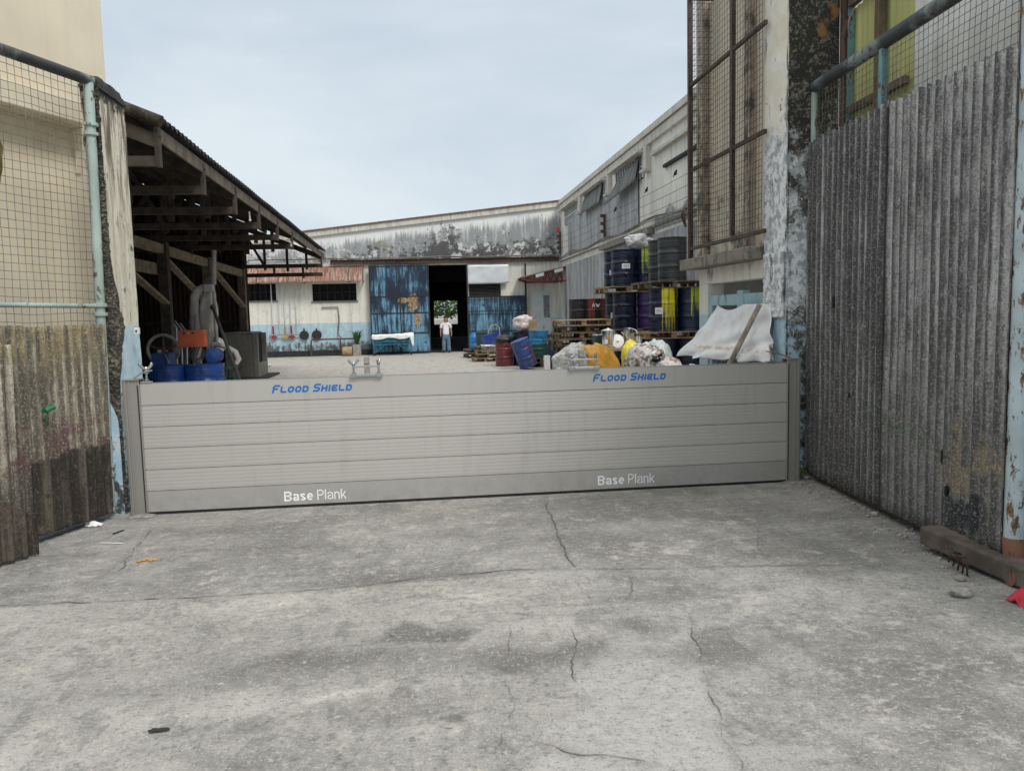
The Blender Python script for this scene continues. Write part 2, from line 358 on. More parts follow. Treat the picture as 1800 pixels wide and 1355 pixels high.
def asbestos(name, base, speck, kind):
    t = NT(name); p = t.W(); x, y, z = t.sep(p)
    s1 = t.noise(p, 60, 4, .8); s2 = t.noise(p, 150, 3, .75); st = t.noise(t.mp(p, (6, 6, .35)), 1.6, 6, .6); big = t.noise(p, 1.4, 5, .6)
    c = t.mix(t.ramp(big, .36, .64), tuple(v*.5 for v in base), tuple(v*1.3 for v in base))
    c = t.mix(t.mul(t.ramp(st, .45, .57), .85), c, tuple(v*.22 for v in base)); st2 = t.noise(t.mp(p, (14, 14, .3)), 1.5, 5, .6); c = t.mix(t.mul(t.ramp(st2, .55, .66), .5), c, speck); c = t.mix(t.mul(t.ramp(st2, .45, .36), .6), c, tuple(v*.3 for v in base)); mm = t.noise(p, 17, 6, .75); c = t.mix(t.mul(t.ramp(mm, .55, .66), .5), c, speck); c = t.mix(t.mul(t.ramp(mm, .47, .36), .72), c, tuple(v*.24 for v in base)); m4 = t.noise(t.mp(p, (3, 3, 1.3)), 1.7, 6, .7); c = t.mix(t.mul(t.ramp(m4, .48, .36), .75), c, tuple(v*.22 for v in base)); c = t.mix(t.mul(t.ramp(m4, .55, .66), .3), c, speck)
    if kind in 'LR':
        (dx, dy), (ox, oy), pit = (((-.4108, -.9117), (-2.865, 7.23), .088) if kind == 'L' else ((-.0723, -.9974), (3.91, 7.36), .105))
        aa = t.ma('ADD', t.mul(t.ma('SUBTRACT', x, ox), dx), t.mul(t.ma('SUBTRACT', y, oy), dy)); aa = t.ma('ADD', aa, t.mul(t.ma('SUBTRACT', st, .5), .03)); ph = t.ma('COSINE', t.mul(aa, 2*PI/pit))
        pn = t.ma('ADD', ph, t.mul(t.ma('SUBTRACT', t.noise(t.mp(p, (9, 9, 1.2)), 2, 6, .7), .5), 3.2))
        c = t.mix(t.mul(t.ramp(pn, .2, 1.3), .5 if kind == 'R' else .35), c, speck); c = t.mix(t.mul(t.ramp(pn, 0, -.9), .85), c, tuple(v*.16 for v in base))  # ridge highlights and valley shade painted into the colour, with lichen and dirt
    if kind == 'L':
        hz = t.ma('ADD', z, t.mul(t.ma('SUBTRACT', t.noise(p, 3, 5, .7), .5), .5))
        c = t.mix(t.mul(t.ramp(hz, 1.25, 1.7), t.ramp(t.noise(t.mp(p, (5, 5, .8)), 3, 5), .42, .6), .75), c, (.33, .26, .13))
        mar = t.mul(t.ramp(hz, .45, .65), t.ramp(hz, .75, 1.05, 1, 0), t.ramp(t.noise(p, 4.5, 5, .7), .42, .58), .85)
        c = t.mix(mar, c, (.10, .035, .045))
        c = t.mix(t.ramp(hz, .4, .72, .75, 0), c, (.05, .045, .037))
    elif kind == 'R':
        hz = t.ma('ADD', z, t.mul(t.ma('SUBTRACT', t.noise(p, 2.2, 5, .7), .5), .9))
        c = t.mix(t.ramp(hz, .55, 1.9, .55, 0), c, (.075, .066, .053))
        # tar smear and bare tan patch low on the outer end, faint green paint smear in the middle
        near = t.ramp(y, 4.75, 5.2, 1, 0)
        tan_ = t.mul(near, t.ramp(hz, .42, .5), t.ramp(hz, .8, .9, 1, 0), t.ramp(t.noise(p, 5, 5), .42, .55))
        c = t.mix(t.mul(tan_, .8), c, (.25, .20, .12))
        tar = t.mul(t.ramp(y, 4.9, 5.15, 1, 0), t.ramp(t.noise(p, 4, 4), .4, .5), t.ramp(hz, .12, .2), t.ramp(hz, .38, .45, 1, 0))
        c = t.mix(tar, c, (.02, .022, .025))
        gr = t.mul(t.ramp(t.ma('ABSOLUTE', t.ma('SUBTRACT', z, t.ma('MULTIPLY_ADD', y, .12, .1))), 0, .16, 1, 0), t.ramp(t.ma('ABSOLUTE', t.ma('SUBTRACT', y, 5.6)), .2, .8, 1, 0), t.ramp(t.noise(p, 9, 5), .4, .6), .3)
        c = t.mix(gr, c, (.05, .14, .06))
    c = t.mix(t.mul(t.ramp(s1, .51, .66), .42), c, speck); c = t.mix(t.mul(t.ramp(s1, .47, .37), .65), c, tuple(v*.2 for v in base))
    c = t.mix(t.mul(t.ramp(s2, .50, .38), .0), c, BLK)
    c = t.mix(t.mul(t.ramp(s2, .36, .46, 1, 0), .7), c, tuple(v*.25 for v in base))
    M[name] = t.done(c, .95, 0, t.bump(t.ma('ADD', s1, s2), .5, .004))
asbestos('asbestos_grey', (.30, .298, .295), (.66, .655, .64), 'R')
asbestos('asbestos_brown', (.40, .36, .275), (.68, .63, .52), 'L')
asbestos('asbestos_dark', (.085, .07, .055), (.17, .145, .115), 'N')
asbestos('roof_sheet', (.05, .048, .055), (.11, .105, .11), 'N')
def painted_pipe(name, paint, rust=(.16, .075, .035), amt=.5, dark=None):
    t = NT(name); p = t.W()
    n = t.noise(t.mp(p, (2, 2, .8)), 7, 7, .7); c = t.mix(t.ramp(t.noise(p, 3, 4), .35, .65), tuple(v*.75 for v in paint), paint)
    c = t.mix(t.ramp(n, .66-.2*amt, .70-.2*amt), c, t.mix(t.ramp(t.noise(p, 25, 4), .4, .6), rust, tuple(v*.4 for v in rust)))
    if dark: c = t.mix(t.mul(t.ramp(t.noise(p, 2.3, 5, .6), .38, .55), dark), c, (.03, .032, .035))
    M[name] = t.done(c, .6, 0., t.bump(n, .4, .004))
painted_pipe('pipe_green', (.42, .52, .48), rust=(.20, .13, .08), amt=.5)
painted_pipe('pipe_blue', (.50, .60, .63), rust=(.22, .13, .07), amt=.62)
painted_pipe('pipe_dark', (.23, .27, .27), rust=(.09, .07, .06), amt=.55, dark=.95)
painted_pipe('frame_blue', (.36, .56, .62), amt=.4)
painted_pipe('rust_steel', (.10, .055, .04), rust=(.06, .03, .022), amt=.7)
painted_pipe('rust_orange', (.28, .13, .08), rust=(.10, .06, .045), amt=.7)
painted_pipe('red_steel', (.20, .035, .03), rust=(.09, .03, .025), amt=.6)
painted_pipe('bright_red', (.30, .035, .04), amt=.3); painted_pipe('bright_yellow', (.55, .36, .06), amt=.3)
painted_pipe('motor_blue', (.02, .08, .28), amt=.25); painted_pipe('box_orange', (.58, .13, .055), rust=(.16, .05, .03), amt=.28)
painted_pipe('cart_blue', (.02, .17, .28), amt=.3); painted_pipe('teal_frame', (.16, .32, .34), rust=(.18, .07, .05), amt=.45)
simple('wire_dark', (.075, .062, .048), .7, .2, .4, 8); simple('wire_light', (.17, .165, .14), .6, .2, .4, 8)
simple('rubber', (.012, .012, .013), .7); simple('steel', (.46, .46, .45), .33, .85, .1, 20); simple('steel_grey', (.38, .38, .37), .4, .7, .1, 20)
simple('stainless', (.72, .72, .71), .16, 1., .06, 30, obj=True, bump=.05); simple('galv', (.44, .46, .48), .5, .35, .15, 3, dirt=(.2, .2, .2), streak=True)
simple('galv_light', (.62, .66, .68), .5, .2, .1, 2, dirt=(.4, .42, .42), dirtamt=.4)
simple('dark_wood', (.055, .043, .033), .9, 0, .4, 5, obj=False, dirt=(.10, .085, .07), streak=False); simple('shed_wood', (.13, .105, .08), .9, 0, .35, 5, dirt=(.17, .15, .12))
simple('pale_wood', (.26, .21, .145), .9, 0, .3, 6, dirt=(.08, .06, .045))
simple('pallet_wood', (.30, .215, .125), .9, 0, .35, 7, obj=True, dirt=(.10, .075, .05)); simple('pallet_dark', (.115, .083, .055), .9, 0, .4, 7, obj=True, dirt=(.24, .19, .13), dirtamt=.6)
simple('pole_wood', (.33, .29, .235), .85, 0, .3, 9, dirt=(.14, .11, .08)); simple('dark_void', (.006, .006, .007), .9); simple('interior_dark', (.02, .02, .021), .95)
simple('skid_wood', (.12, .10, .085), .9, 0, .35, 6, dirt=(.045, .036, .03)); simple('stone', (.30, .285, .26), .9, 0, .3, 20)
simple('white_paint', (.93, .93, .92), .6, 0, .06, 20); simple('paper_white', (.80, .80, .79), .8, 0, .06, 20); simple('label_ink', (.12, .12, .2), .8)
simple('blue_paint', (.002, .15, .52), .5, 0, .05, 10, bump=0); simple('cable_black', (.05, .048, .046), .7); simple('cable_grey', (.20, .185, .16), .8)
simple('leaf_dark', (.035, .075, .018), .7, 0, .5, 2); simple('leaf_bright', (.11, .20, .03), .7, 0, .5, 2); simple('moss', (.16, .12, .035), .95, 0, .5, 12, dirt=(.04, .035, .02), bump=.6)
simple('green_paint', (.02, .17, .06), .5); simple('peel_orange', (.55, .27, .06), .7); simple('soot_black', (.03, .03, .03), .95); simple('glass_pane', (.28, .40, .40), .15, 0, .15, 2)
simple('dirt', (.12, .108, .09), .95, 0, .4, 10); simple('yellow_sheet', (.50, .50, .20), .7, 0, .2, 2, dirt=(.24, .25, .09), streak=True); simple('brown_post', (.16, .115, .08), .9, 0, .3, 6)
simple('pipe_duct', (.34, .33, .32), .8, 0, .3, 3, dirt=(.14, .13, .12)); simple('cloth_bag', (.52, .51, .48), .9, 0, .15, 3, dirt=(.32, .31, .29)); simple('pale_grey_door', (.60, .62, .63), .6, 0, .05, 3); simple('door_glass', (.20, .22, .23), .3)
simple('insulator', (.10, .06, .045), .3); simple('red_lamp', (.55, .05, .04), .5); simple('mint_cloth', (.45, .68, .58), .9, 0, .2, 9); simple('red_net', (.50, .03, .06), .7, 0, .2, 12); simple('black_bag', (.012, .012, .013), .35)
simple('crate_blue', (.012, .045, .24), .45, obj=True); simple('drum_plastic_blue', (.015, .16, .42), .4, obj=True); simple('bin_green', (.015, .06, .045), .6, obj=True, dirt=(.03, .05, .05)); simple('bin_navy', (.02, .028, .055), .7, obj=True); simple('cardboard', (.34, .25, .14), .9, obj=True)
def alu(name, base, ro, var=.06):
    t = NT(name); p = t.W(); x, y, z = t.sep(p)
    n = t.noise(t.mp(p, (.25, 1, 60)), 2, 4); b = t.noise(p, .8, 3); f = t.noise(p, 120, 2)
    c = t.mix(n, tuple(v*(1-var) for v in base), tuple(v*(1+var) for v in base)); c = t.mix(t.mul(t.ramp(b, .4, .7), .12), c, tuple(v*.75 for v in base))
    c = t.mix(t.mul(t.ramp(t.ma('ADD', t.mul(z, -.5), t.noise(p, 6, 6, .7)), .38, .62), .10), c, (.25, .22, .18))
    c = t.mix(t.mul(t.ramp(t.noise(t.mp(p, (7, 1, .7)), 1.5, 6, .65), .52, .68), .16), c, (.33, .30, .26)); c = t.mix(t.mul(t.ramp(z, .30, .0), t.ramp(t.noise(p, 9, 6, .7), .42, .6), .22), c, (.26, .24, .21))
    M[name] = t.done(c, t.ramp(b, .3, .7, ro-.05, ro+.05), .45, t.bump(f, .04, .001))
alu('plank_alu', (.565, .54, .50), .5, .012); alu('plank_smooth', (.55, .53, .49), .46, .008); alu('base_alu', (.49, .475, .445), .44, .008); alu('post_alu', (.36, .345, .315), .45)
def blue_door(name, base, light, amt, rust=None):
    t = NT(name); p = t.W(); x, y, z = t.sep(p)
    st = t.noise(t.mp(p, (5, 1, .45)), 1.7, 7, .65); st2 = t.noise(t.mp(p, (11, 1, .6)), 2.2, 6, .7); big = t.noise(p, .9, 5, .6)
    c = t.mix(t.ramp(big, .35, .65), tuple(v*.55 for v in base), tuple(v*1.3 for v in base))
    zz = t.ma('FRACT', t.ma('MULTIPLY', z, 1/.92)) 
    c = t.mix(t.mul(t.ramp(t.ma('ADD', t.ma('ADD', t.mul(st, .6), t.mul(st2, .4)), t.ma('ADD', t.ramp(z, 2.6, 1.6, -.01, .06), t.mul(t.ma('SUBTRACT', big, .5), .5))), .49, .64), amt), c, light)
    c = t.mix(t.mul(t.ramp(zz, .12, .0, 0, 1), t.ramp(z, 2.7, 2.5), .85), c, (.012, .018, .03))
    c = t.mix(t.ramp(t.noise(p, 3.5, 7, .7), .6, .66), c, (.012, .02, .035))
    if rust:
        for (rx, rz, rw, rh) in rust:
            d = t.ma('ADD', t.ma('POWER', t.ma('DIVIDE', t.ma('SUBTRACT', x, rx), rw), 2), t.ma('POWER', t.ma('DIVIDE', t.ma('SUBTRACT', z, rz), rh), 2))
            k = t.ramp(t.ma('ADD', d, t.mul(t.ma('SUBTRACT', t.noise(p, 5, 6, .7), .5), 3.2)), .5, 1.0, 1, 0)
            c = t.mix(t.mul(k, t.ramp(st2, .35, .55, .35, .85)), c, t.mix(t.ramp(t.noise(p, 7, 6, .7), .35, .65), (.20, .10, .035), (.52, .40, .22)))
    M[name] = t.done(c, .65, 0, t.bump(st2, .2, .01))
blue_door('door_blue', (.009, .026, .058), (.16, .36, .50), .85, [(-.35, 2.35, .28, .5), (-.15, 1.55, .18, .35), (-.8, 2.45, .25, .15)])
blue_door('door_blue_light', (.014, .05, .10), (.17, .36, .48), .8, [(3.2, .8, .1, .2)])
def awning():
    t = NT('rusty_awning'); p = t.W(); x, y, z = t.sep(p)
    n = t.noise(t.mp(p, (9, 1, .7)), 1.8, 6, .7); b = t.noise(t.mp(p, (1, 1, .3)), 1.6, 4)
    c = t.mix(t.ramp(n, .35, .62), (.16, .075, .055), (.42, .30, .24)); c = t.mix(t.ramp(n, .60, .70), c, (.62, .58, .52)); c = t.mix(t.mul(t.ramp(b, .5, .6), .5), c, (.26, .09, .05))
    M['rusty_awning'] = t.done(c, .85)
awning()
def cladding(name, a, b):
    t = NT(name); p = t.W()
    n = t.noise(t.mp(p, (1, 2.2, .12)), 2.2, 6, .6); n2 = t.noise(p, 1.2, 6, .65)
    c = t.mix(t.ramp(n, .35, .65), a, b); c = t.mix(t.mul(t.ramp(n2, .5, .65), .5), c, tuple(v*.6 for v in a))
    c = t.mix(t.ramp(t.noise(p, 7, 7, .7), .68, .72), c, (.05, .05, .05))
    M[name] = t.done(c, .75, .1)
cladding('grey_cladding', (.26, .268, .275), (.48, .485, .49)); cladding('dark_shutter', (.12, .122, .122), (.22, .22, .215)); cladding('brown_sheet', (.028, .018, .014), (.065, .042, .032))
def tarp():
    t = NT('white_tarp'); p = t.W(); z = t.sep(p)[2]
    n = t.noise(p, 6, 6, .7); c = t.mix(t.ramp(n, .35, .65), (.70, .70, .70), (.80, .81, .82))
    hem = t.mul(t.ramp(t.ma('ABSOLUTE', t.ma('SUBTRACT', z, 1.29)), .0, .035, 1, 0), t.ramp(t.noise(p, 9, 5, .7), .42, .55))
    c = t.mix(t.mul(hem, .75), c, (.45, .28, .10)); c = t.mix(t.mul(t.ramp(t.noise(p, 2.3, 5), .56, .7), .35), c, (.55, .52, .46))
    M['white_tarp'] = t.done(c, .7, 0, t.bump(n, .25, .01))
tarp()
def plastic(name, cols, rough=.28, sc=5.):
    t = NT(name); p = t.Ob(); n = t.noise(p, sc, 5, .65, .6); c = cols[0]
    for i, q in enumerate(cols[1:]):
        k = t.noise(t.mp(p, 1, (3.1*i+1, 1.7*i, .3)), sc*(.8+.25*i), 4, .6, .8); c = t.mix(t.ramp(k, .50, .56), c, q)
    M[name] = t.done(c, rough, 0, t.bump(t.noise(p, 16, 5, .7, 1.2), .9, .03), Coat_Weight=.4, Coat_Roughness=.15)
plastic('bag_clear', [(.58, .59, .57), (.20, .21, .26), (.66, .67, .66), (.45, .42, .30), (.70, .70, .70)]); plastic('bag_yellow', [(.80, .36, .015), (.82, .43, .03), (.80, .40, .02)]); plastic('bag_lemon', [(.80, .66, .03), (.76, .72, .35)])
plastic('bag_mixed', [(.60, .60, .60), (.42, .22, .12), (.68, .68, .68), (.24, .20, .22), (.12, .12, .12), (.66, .64, .62)]); plastic('bag_brown', [(.40, .20, .10), (.62, .57, .55), (.30, .17, .13), (.6, .6, .6)]); plastic('bag_white', [(.74, .74, .73), (.66, .66, .66)]); plastic('bag_pink', [(.74, .66, .64), (.70, .58, .55)]); plastic('bag_mint', [(.52, .66, .62), (.62, .72, .69)])
def drum_mat(name, base, drips=(), scuff=None, rough=.38, rust=.2, split=None):
    """drips: (colour, angle, half width in radians, lowest z, density)"""
    t = NT(name); p = t.Ob(); x, y, z = t.sep(p); ang = t.ma('ARCTAN2', y, x)
    n = t.noise(p, 4, 6, .65); c = t.mix(t.ramp(n, .35, .65), tuple(v*.7 for v in base), tuple(v*1.25 for v in base))
    if split: c = t.mix(t.ramp(t.ma('ADD', z, t.mul(n, .1)), split[0], split[0]+.03), split[1], c)
    if scuff: c = t.mix(t.mul(t.ramp(t.noise(t.mp(p, (1, 1, .4)), 3.1, 7, .7), .50, .60), .85), c, scuff)
    for (col, a0, hw, zl, den) in drips:
        da = t.ma('ABSOLUTE', t.ma('SUBTRACT', ang, a0))
        s = t.noise(t.comb(t.mul(ang, 11), 1.3*a0, t.mul(z, .55)), 1.0, 4, .6)
        s2 = t.noise(t.comb(t.mul(ang, 34), 2.3*a0, t.mul(z, 1.1)), 1.0, 5, .65); s = t.ma('ADD', t.mul(s, .62), t.mul(s2, .38)); s = t.ma('ADD', s, t.ramp(z, zl, .88, -.16, .09)); s = t.ma('ADD', s, t.ramp(da, hw*.55, hw, .08, -.6))
        c = t.mix(t.ramp(s, .62-den*.2, .65-den*.2), c, t.mix(t.noise(p, 9, 4), tuple(v*.7 for v in col), col))
    c = t.mix(t.mul(t.ramp(t.noise(p, 6.3, 7, .72), .6, .66), rust*4 if rust < .25 else 1.), c, (.10, .05, .03))
    M[name] = t.done(c, t.ramp(n, .3, .7, rough-.08, rough+.15), 0., t.bump(n, .12, .01))
YEL = (.78, .70, .02); FR = -PI/2
drum_mat('drum_navy', (.006, .011, .034), rough=.3); drum_mat('drum_navy_yellow', (.006, .011, .034), [(YEL, FR+.12, .80, -.7, .25), (YEL, FR+.95, .14, .1, .5)], rough=.3); drum_mat('drum_black', (.030, .034, .036), scuff=(.055, .06, .06)); drum_mat('drum_black_line', (.03, .036, .04), [(YEL, FR-.45, .20, -.6, .7)])
drum_mat('drum_red_drip', (.016, .014, .015), [((.22, .03, .025), FR-.5, .5, -.2, .5), ((.20, .025, .02), FR+.65, .4, 0, .55)]); drum_mat('drum_dark', (.014, .014, .017), scuff=(.03, .03, .034)); drum_mat('drum_purple', (.05, .025, .12), [((.22, .04, .07), FR+.6, .6, -.2, .6)], scuff=(.10, .03, .06))
drum_mat('drum_blue', (.008, .045, .20), rust=.05, rough=.3); drum_mat('drum_maroon', (.13, .022, .025), scuff=(.05, .015, .02)); drum_mat('drum_blue_red', (.025, .06, .20), scuff=(.16, .035, .04), rust=.1); drum_mat('drum_blue_green', (.02, .17, .34), split=(.5, (.015, .07, .06)), rust=.1); drum_mat('drum_navy_green', (.010, .02, .06), [((.50, .60, .02), FR-.42, .50, -.2, .2)], rough=.3)
# ------------------------------------------------------------------ ground
def hgt(x, y):
    k = 1 - sstep(6.3, 6.9, y)
    if k <= 0 or abs(x) > 14: return 0.
    n = mn.noise(Vector((x*.9, y*.9, 0)))*.012 + mn.noise(Vector((x*3.1, y*3.1, 2)))*.005 + mn.noise(Vector((x*9, y*9, 5)))*.002
    return (n - .006)*k
xs = np.unique(np.concatenate([np.linspace(-400, -7, 14), np.linspace(-7, 7, 320), np.linspace(7, 400, 14)]))
ys = np.unique(np.concatenate([np.linspace(-60, 1.2, 6), np.linspace(1.2, 7.4, 200), np.linspace(7.4, 60, 40), np.linspace(60, 600, 8)]))
gv, ga = [], []
def gxy(px, py): v = gnd(px, py); return v.x, v.y
DARKS = [(740, 1112, .28, .10, 1.), (560, 1165, .85, .25, .62), (700, 1240, .6, .18, .5), (930, 1150, .6, .24, .68), (1250, 1140, .4, .22, .6), (250, 1220, .6, .2, .42), (400, 1330, .5, .12, .42), (1330, 1270, .3, .25, .35), (1110, 1100, .25, .15, .6), (812, 1262, .10, .025, 1.), (300, 1300, .5, .2, .35), (1640, 960, .35, .35, .5), (1560, 900, .3, .3, .35), (500, 960, .9, .3, .25), (1700, 1000, .35, .3, .5), (380, 1200, .4, .15, .4)]
LITES = [(600, 1215, .28, .09, .6), (690, 1235, .22, .08, .5), (820, 1232, .16, .06, .55), (480, 1182, .2, .06, .5), (850, 1050, .5, .14, .45), (1180, 960, .7, .22, .4), (1320, 1050, .45, .12, .4), (450, 1060, .55, .16, .45), (240, 1150, .6, .18, .3), (860, 958, .2, .12, .3), (1260, 915, .35, .12, .4), (100, 1340, .4, .1, .3), (1500, 1250, .9, .35, .25)]
DG = [(*gxy(a, b), c, d, e) for a, b, c, d, e in DARKS]; LG = [(*gxy(a, b), c, d, e) for a, b, c, d, e in LITES]
X2, Y2 = np.meshgrid(xs, ys)
for yv in ys:
    for xv in xs:
        gv.append((xv, yv, hgt(xv, yv)))
        if yv < 7.6 and abs(xv) < 7.2:
            wx = xv + .14*mn.noise(Vector((xv*3.5, yv*3.5, 11))) + .07*mn.noise(Vector((xv*9, yv*9, 3))); wy = yv + .14*mn.noise(Vector((xv*3.5, yv*3.5, 17))) + .07*mn.noise(Vector((xv*9, yv*9, 8)))
            d = max([e*math.exp(-(((wx-a)/c)**2 + ((wy-b)/dd)**2)) for a, b, c, dd, e in DG]); l = max([e*math.exp(-(((wx-a)/c)**2 + ((wy-b)/dd)**2)) for a, b, c, dd, e in LG])
            xr_ = 1.14 + (yv-2.65)*.23 + .03*mn.noise(Vector((0, yv*5, 0))); xl = .45 + (yv-2.9)*.42 + .08*mn.noise(Vector((4, yv*5, 0)))
            pt = sstep(-.015, .015, xr_-xv)*sstep(-.06, .06, wx-xl)*sstep(4.15, 3.95, wy) if False else (sstep(0, .03, xr_-xv)*sstep(0, .10, wx-xl)*(1-sstep(3.9, 4.1, wy)))
            ga += [l, d, pt, 1.]
        else: ga += [0, 0, 0, 1.]
nx = len(xs)
JOINTS = [[(958, 880), (975, 925), (990, 965), (1012, 1000)], [(-40, 1066), (150, 1058), (330, 1050), (480, 1040), (640, 1026), (760, 1010), (870, 1003), (1012, 999)], [(1012, 999), (1350, 993), (1570, 990)], [(1213, 1080), (1222, 1130), (1245, 1200), (1305, 1360)], [(925, 1298), (990, 1318), (1150, 1345)], [(130, 1050), (235, 965), (262, 930)]]
V_ = np.array(gv)[:, :2]; dmin = np.full(len(V_), 9.)
for jl in JOINTS:
    P_ = [np.array(gxy(*q)) for q in jl]
    for a, b in zip(P_, P_[1:]):
        d = b-a; tt = np.clip(((V_-a) @ d)/(d @ d), 0, 1); dmin = np.minimum(dmin, np.hypot(*(V_-(a+tt[:, None]*d)).T))
GA = np.array(ga).reshape(-1, 4); GA[:, 1] = np.maximum(GA[:, 1], .34*np.exp(-(dmin/.045)**2)); ga = GA.ravel().tolist()
gf = [(j*nx+i, j*nx+i+1, (j+1)*nx+i+1, (j+1)*nx+i) for j in range(len(ys)-1) for i in range(nx-1)]
def ground_mat():
    t = NT('concrete_ground'); p = t.W(); x, y, z = t.sep(p); L, D, P = t.sep(t.attr('wear'))
    n1 = t.noise(p, 1.1, 6, .6); n2 = t.noise(p, 5, 9, .72); n3 = t.noise(p, 24, 6, .75); n4 = t.noise(p, 75, 4, .8); ag = t.vor(p, 42); agc = t.sep(t.vor(p, 42, 'F1', 'Color'))[0]
    n5 = t.noise(t.mp(p, (1, 2.2, 1)), 11, 7, .75, .6); st = t.noise(t.mp(p, (2.2, 1.2, 1)), 1.6, 6, .7, .5)
    br = t.noise(t.mp(p, (.4, 1.5, 1)), 1.3, 6, .62, .4); c = t.mix(t.ramp(n1, .36, .64), (.178, .177, .168), (.315, .312, .295)); c = t.mix(t.mul(t.ramp(br, .48, .36), .5), c, (.125, .125, .12)); c = t.mix(t.mul(t.ramp(br, .52, .64), .4), c, (.40, .393, .37))
    c = t.mix(t.ramp(y, 7.1, 7.3), c, (.36, .345, .315))
    jy = t.ma('ADD', y, t.mul(t.ma('SUBTRACT', n2, .5), .12)); c = t.mix(t.mul(t.ramp(jy, 5.03, 4.97, 0, 1), t.ramp(x, 1.2, .6), .38), c, (.40, .39, .36)); c = t.mix(t.mul(t.ramp(jy, 4.97, 5.03), t.ramp(y, 7.0, 7.2, 1, 0), .22), c, (.12, .118, .112))
    c = t.mix(t.mul(t.ramp(st, .52, .62), .5), c, (.15, .147, .138))
    c = t.mix(t.mul(t.ramp(n2, .54, .64), .6), c, (.44, .42, .38))
    c = t.mix(t.mul(t.ramp(n2, .47, .36), .55), c, (.13, .128, .122))
    c = t.mix(t.mul(t.ramp(n5, .56, .66), .6), c, (.42, .405, .37)); c = t.mix(t.mul(t.ramp(n5, .44, .34), .6), c, (.11, .108, .104))
    c = t.mix(t.mul(P, .75), c, t.mix(t.ramp(n5, .35, .65), (.32, .318, .305), (.41, .405, .385)))
    lm = t.ramp(t.ma('ADD', t.mul(L, 1.25), t.mul(t.ma('SUBTRACT', t.ma('ADD', t.mul(n2, .5), t.mul(n5, .5)), .5), 2.8)), .30, .75); c = t.mix(t.mul(lm, .62), c, (.50, .475, .43))
    dm = t.ramp(t.ma('ADD', t.mul(D, 1.55), t.mul(t.ma('SUBTRACT', t.ma('ADD', t.mul(n2, .5), t.mul(n5, .5)), .5), 2.4)), .12, 1.15); c = t.mix(t.mul(dm, .72), c, (.075, .073, .07))
    # exposed stones, pits and grit
    c = t.mix(t.mul(t.ramp(ag, .22, .14), t.ramp(agc, .55, .6), t.ramp(n2, .38, .5), .75), c, t.mix(agc, (.62, .60, .55), (.40, .37, .33)))
    c = t.mix(t.mul(t.ramp(n3, .46, .36), .5), c, (.09, .089, .086)); c = t.mix(t.mul(t.ramp(n3, .55, .66), .5), c, (.47, .46, .435))
    c = t.mix(t.mul(t.ramp(n4, .56, .66), .5), c, (.55, .535, .50)); c = t.mix(t.mul(t.ramp(n4, .45, .34), .6), c, (.06, .06, .058))
    c = t.mix(1., c, (1.12, 1.12, 1.12), 'MULTIPLY')
    h = t.ma('ADD', t.ma('ADD', t.mul(n2, .5), t.mul(n3, .35)), t.ma('ADD', t.mul(n4, .15), t.mul(n5, .3)))
    M['concrete_ground'] = t.done(c, t.ramp(n2, .3, .7, .8, .97), 0, t.bump(h, .7, .014))
ground_mat()
me = bpy.data.meshes.new('ground'); me.from_pydata(gv, [], gf)
ca = me.color_attributes.new('wear', 'FLOAT_COLOR', 'POINT'); ca.data.foreach_set('color', ga)
me.polygons.foreach_set('use_smooth', [True]*len(me.polygons)); me.materials.append(M['concrete_ground'])
g = bpy.data.objects.new('ground', me); COL.objects.link(g); tag(g, kind='structure', label='worn grey concrete driveway and yard')
# cracks and slab joints: one structure of narrow ragged ribbons lying in the surface
simple('crack_dark', (.115, .112, .105), .95, 0, .3, 12)
cm = MB()
def crack(pts, w0, seed, jit=.03, step=.035):
    P3 = [gnd(*q) for q in pts]; out = []
    for a, b in zip(P3, P3[1:]):
        n = max(2, int((b-a).length/step)); d = (b-a).normalized(); s = Vector((-d.y, d.x, 0))
        for i in range(n):
            q = a.lerp(b, i/n); out.append((q + s*(jit*mn.noise(Vector((q.x*5+seed, q.y*5, 1))) + jit*.5*mn.noise(Vector((q.x*19+seed, q.y*19, 1)))), s))
    vs = []
    for i, (q, s) in enumerate(out):
        ww = w0*.5*max(.10, .5 + .9*mn.noise(Vector((q.x*11, q.y*11, seed+.5))))*min(1, (i+.3)/4, (len(out)-i)/4)
        for k in (-.5, .5):
            v = q + s*ww*k; vs.append((v.x, v.y, hgt(v.x, v.y)+.0045))
    cm.add(vs, [(2*i, 2*i+1, 2*i+3, 2*i+2) for i in range(len(out)-1)])
crack([(958, 880), (975, 925), (990, 965), (1012, 1000)], .03, 1); crack([(-40, 1066), (150, 1058), (330, 1050), (480, 1040), (640, 1026), (760, 1010), (870, 1003), (1012, 999)], .022, 2)
crack([(1012, 999), (1150, 997), (1350, 993), (1570, 990)], .012, 3, .012); crack([(1105, 1004), (1112, 1025), (1108, 1050)], .02, 4); crack([(1213, 1080), (1222, 1130), (1245, 1200), (1268, 1270), (1305, 1360)], .014, 5)
crack([(1005, 1100), (1010, 1150), (1018, 1205)], .016, 6); crack([(925, 1298), (990, 1318), (1060, 1325), (1150, 1345)], .016, 7); crack([(200, 1010), (235, 965), (262, 930)], .02, 8, .06); crack([(130, 1050), (300, 985), (370, 960)], .008, 9)
crack([(1012, 1000), (1030, 1050), (1100, 1090), (1110, 1105)], .008, 11, .05); crack([(900, 1090), (890, 1160), (905, 1240), (880, 1355)], .006, 12, .05); crack([(1330, 870), (1335, 940), (1320, 990)], .006, 13, .04); crack([(640, 890), (650, 950), (600, 1025)], .006, 14, .05)
o = cm.build('ground_cracks', M['crack_dark']); tag(o, kind='structure', label='dark cracks and joints in the concrete')
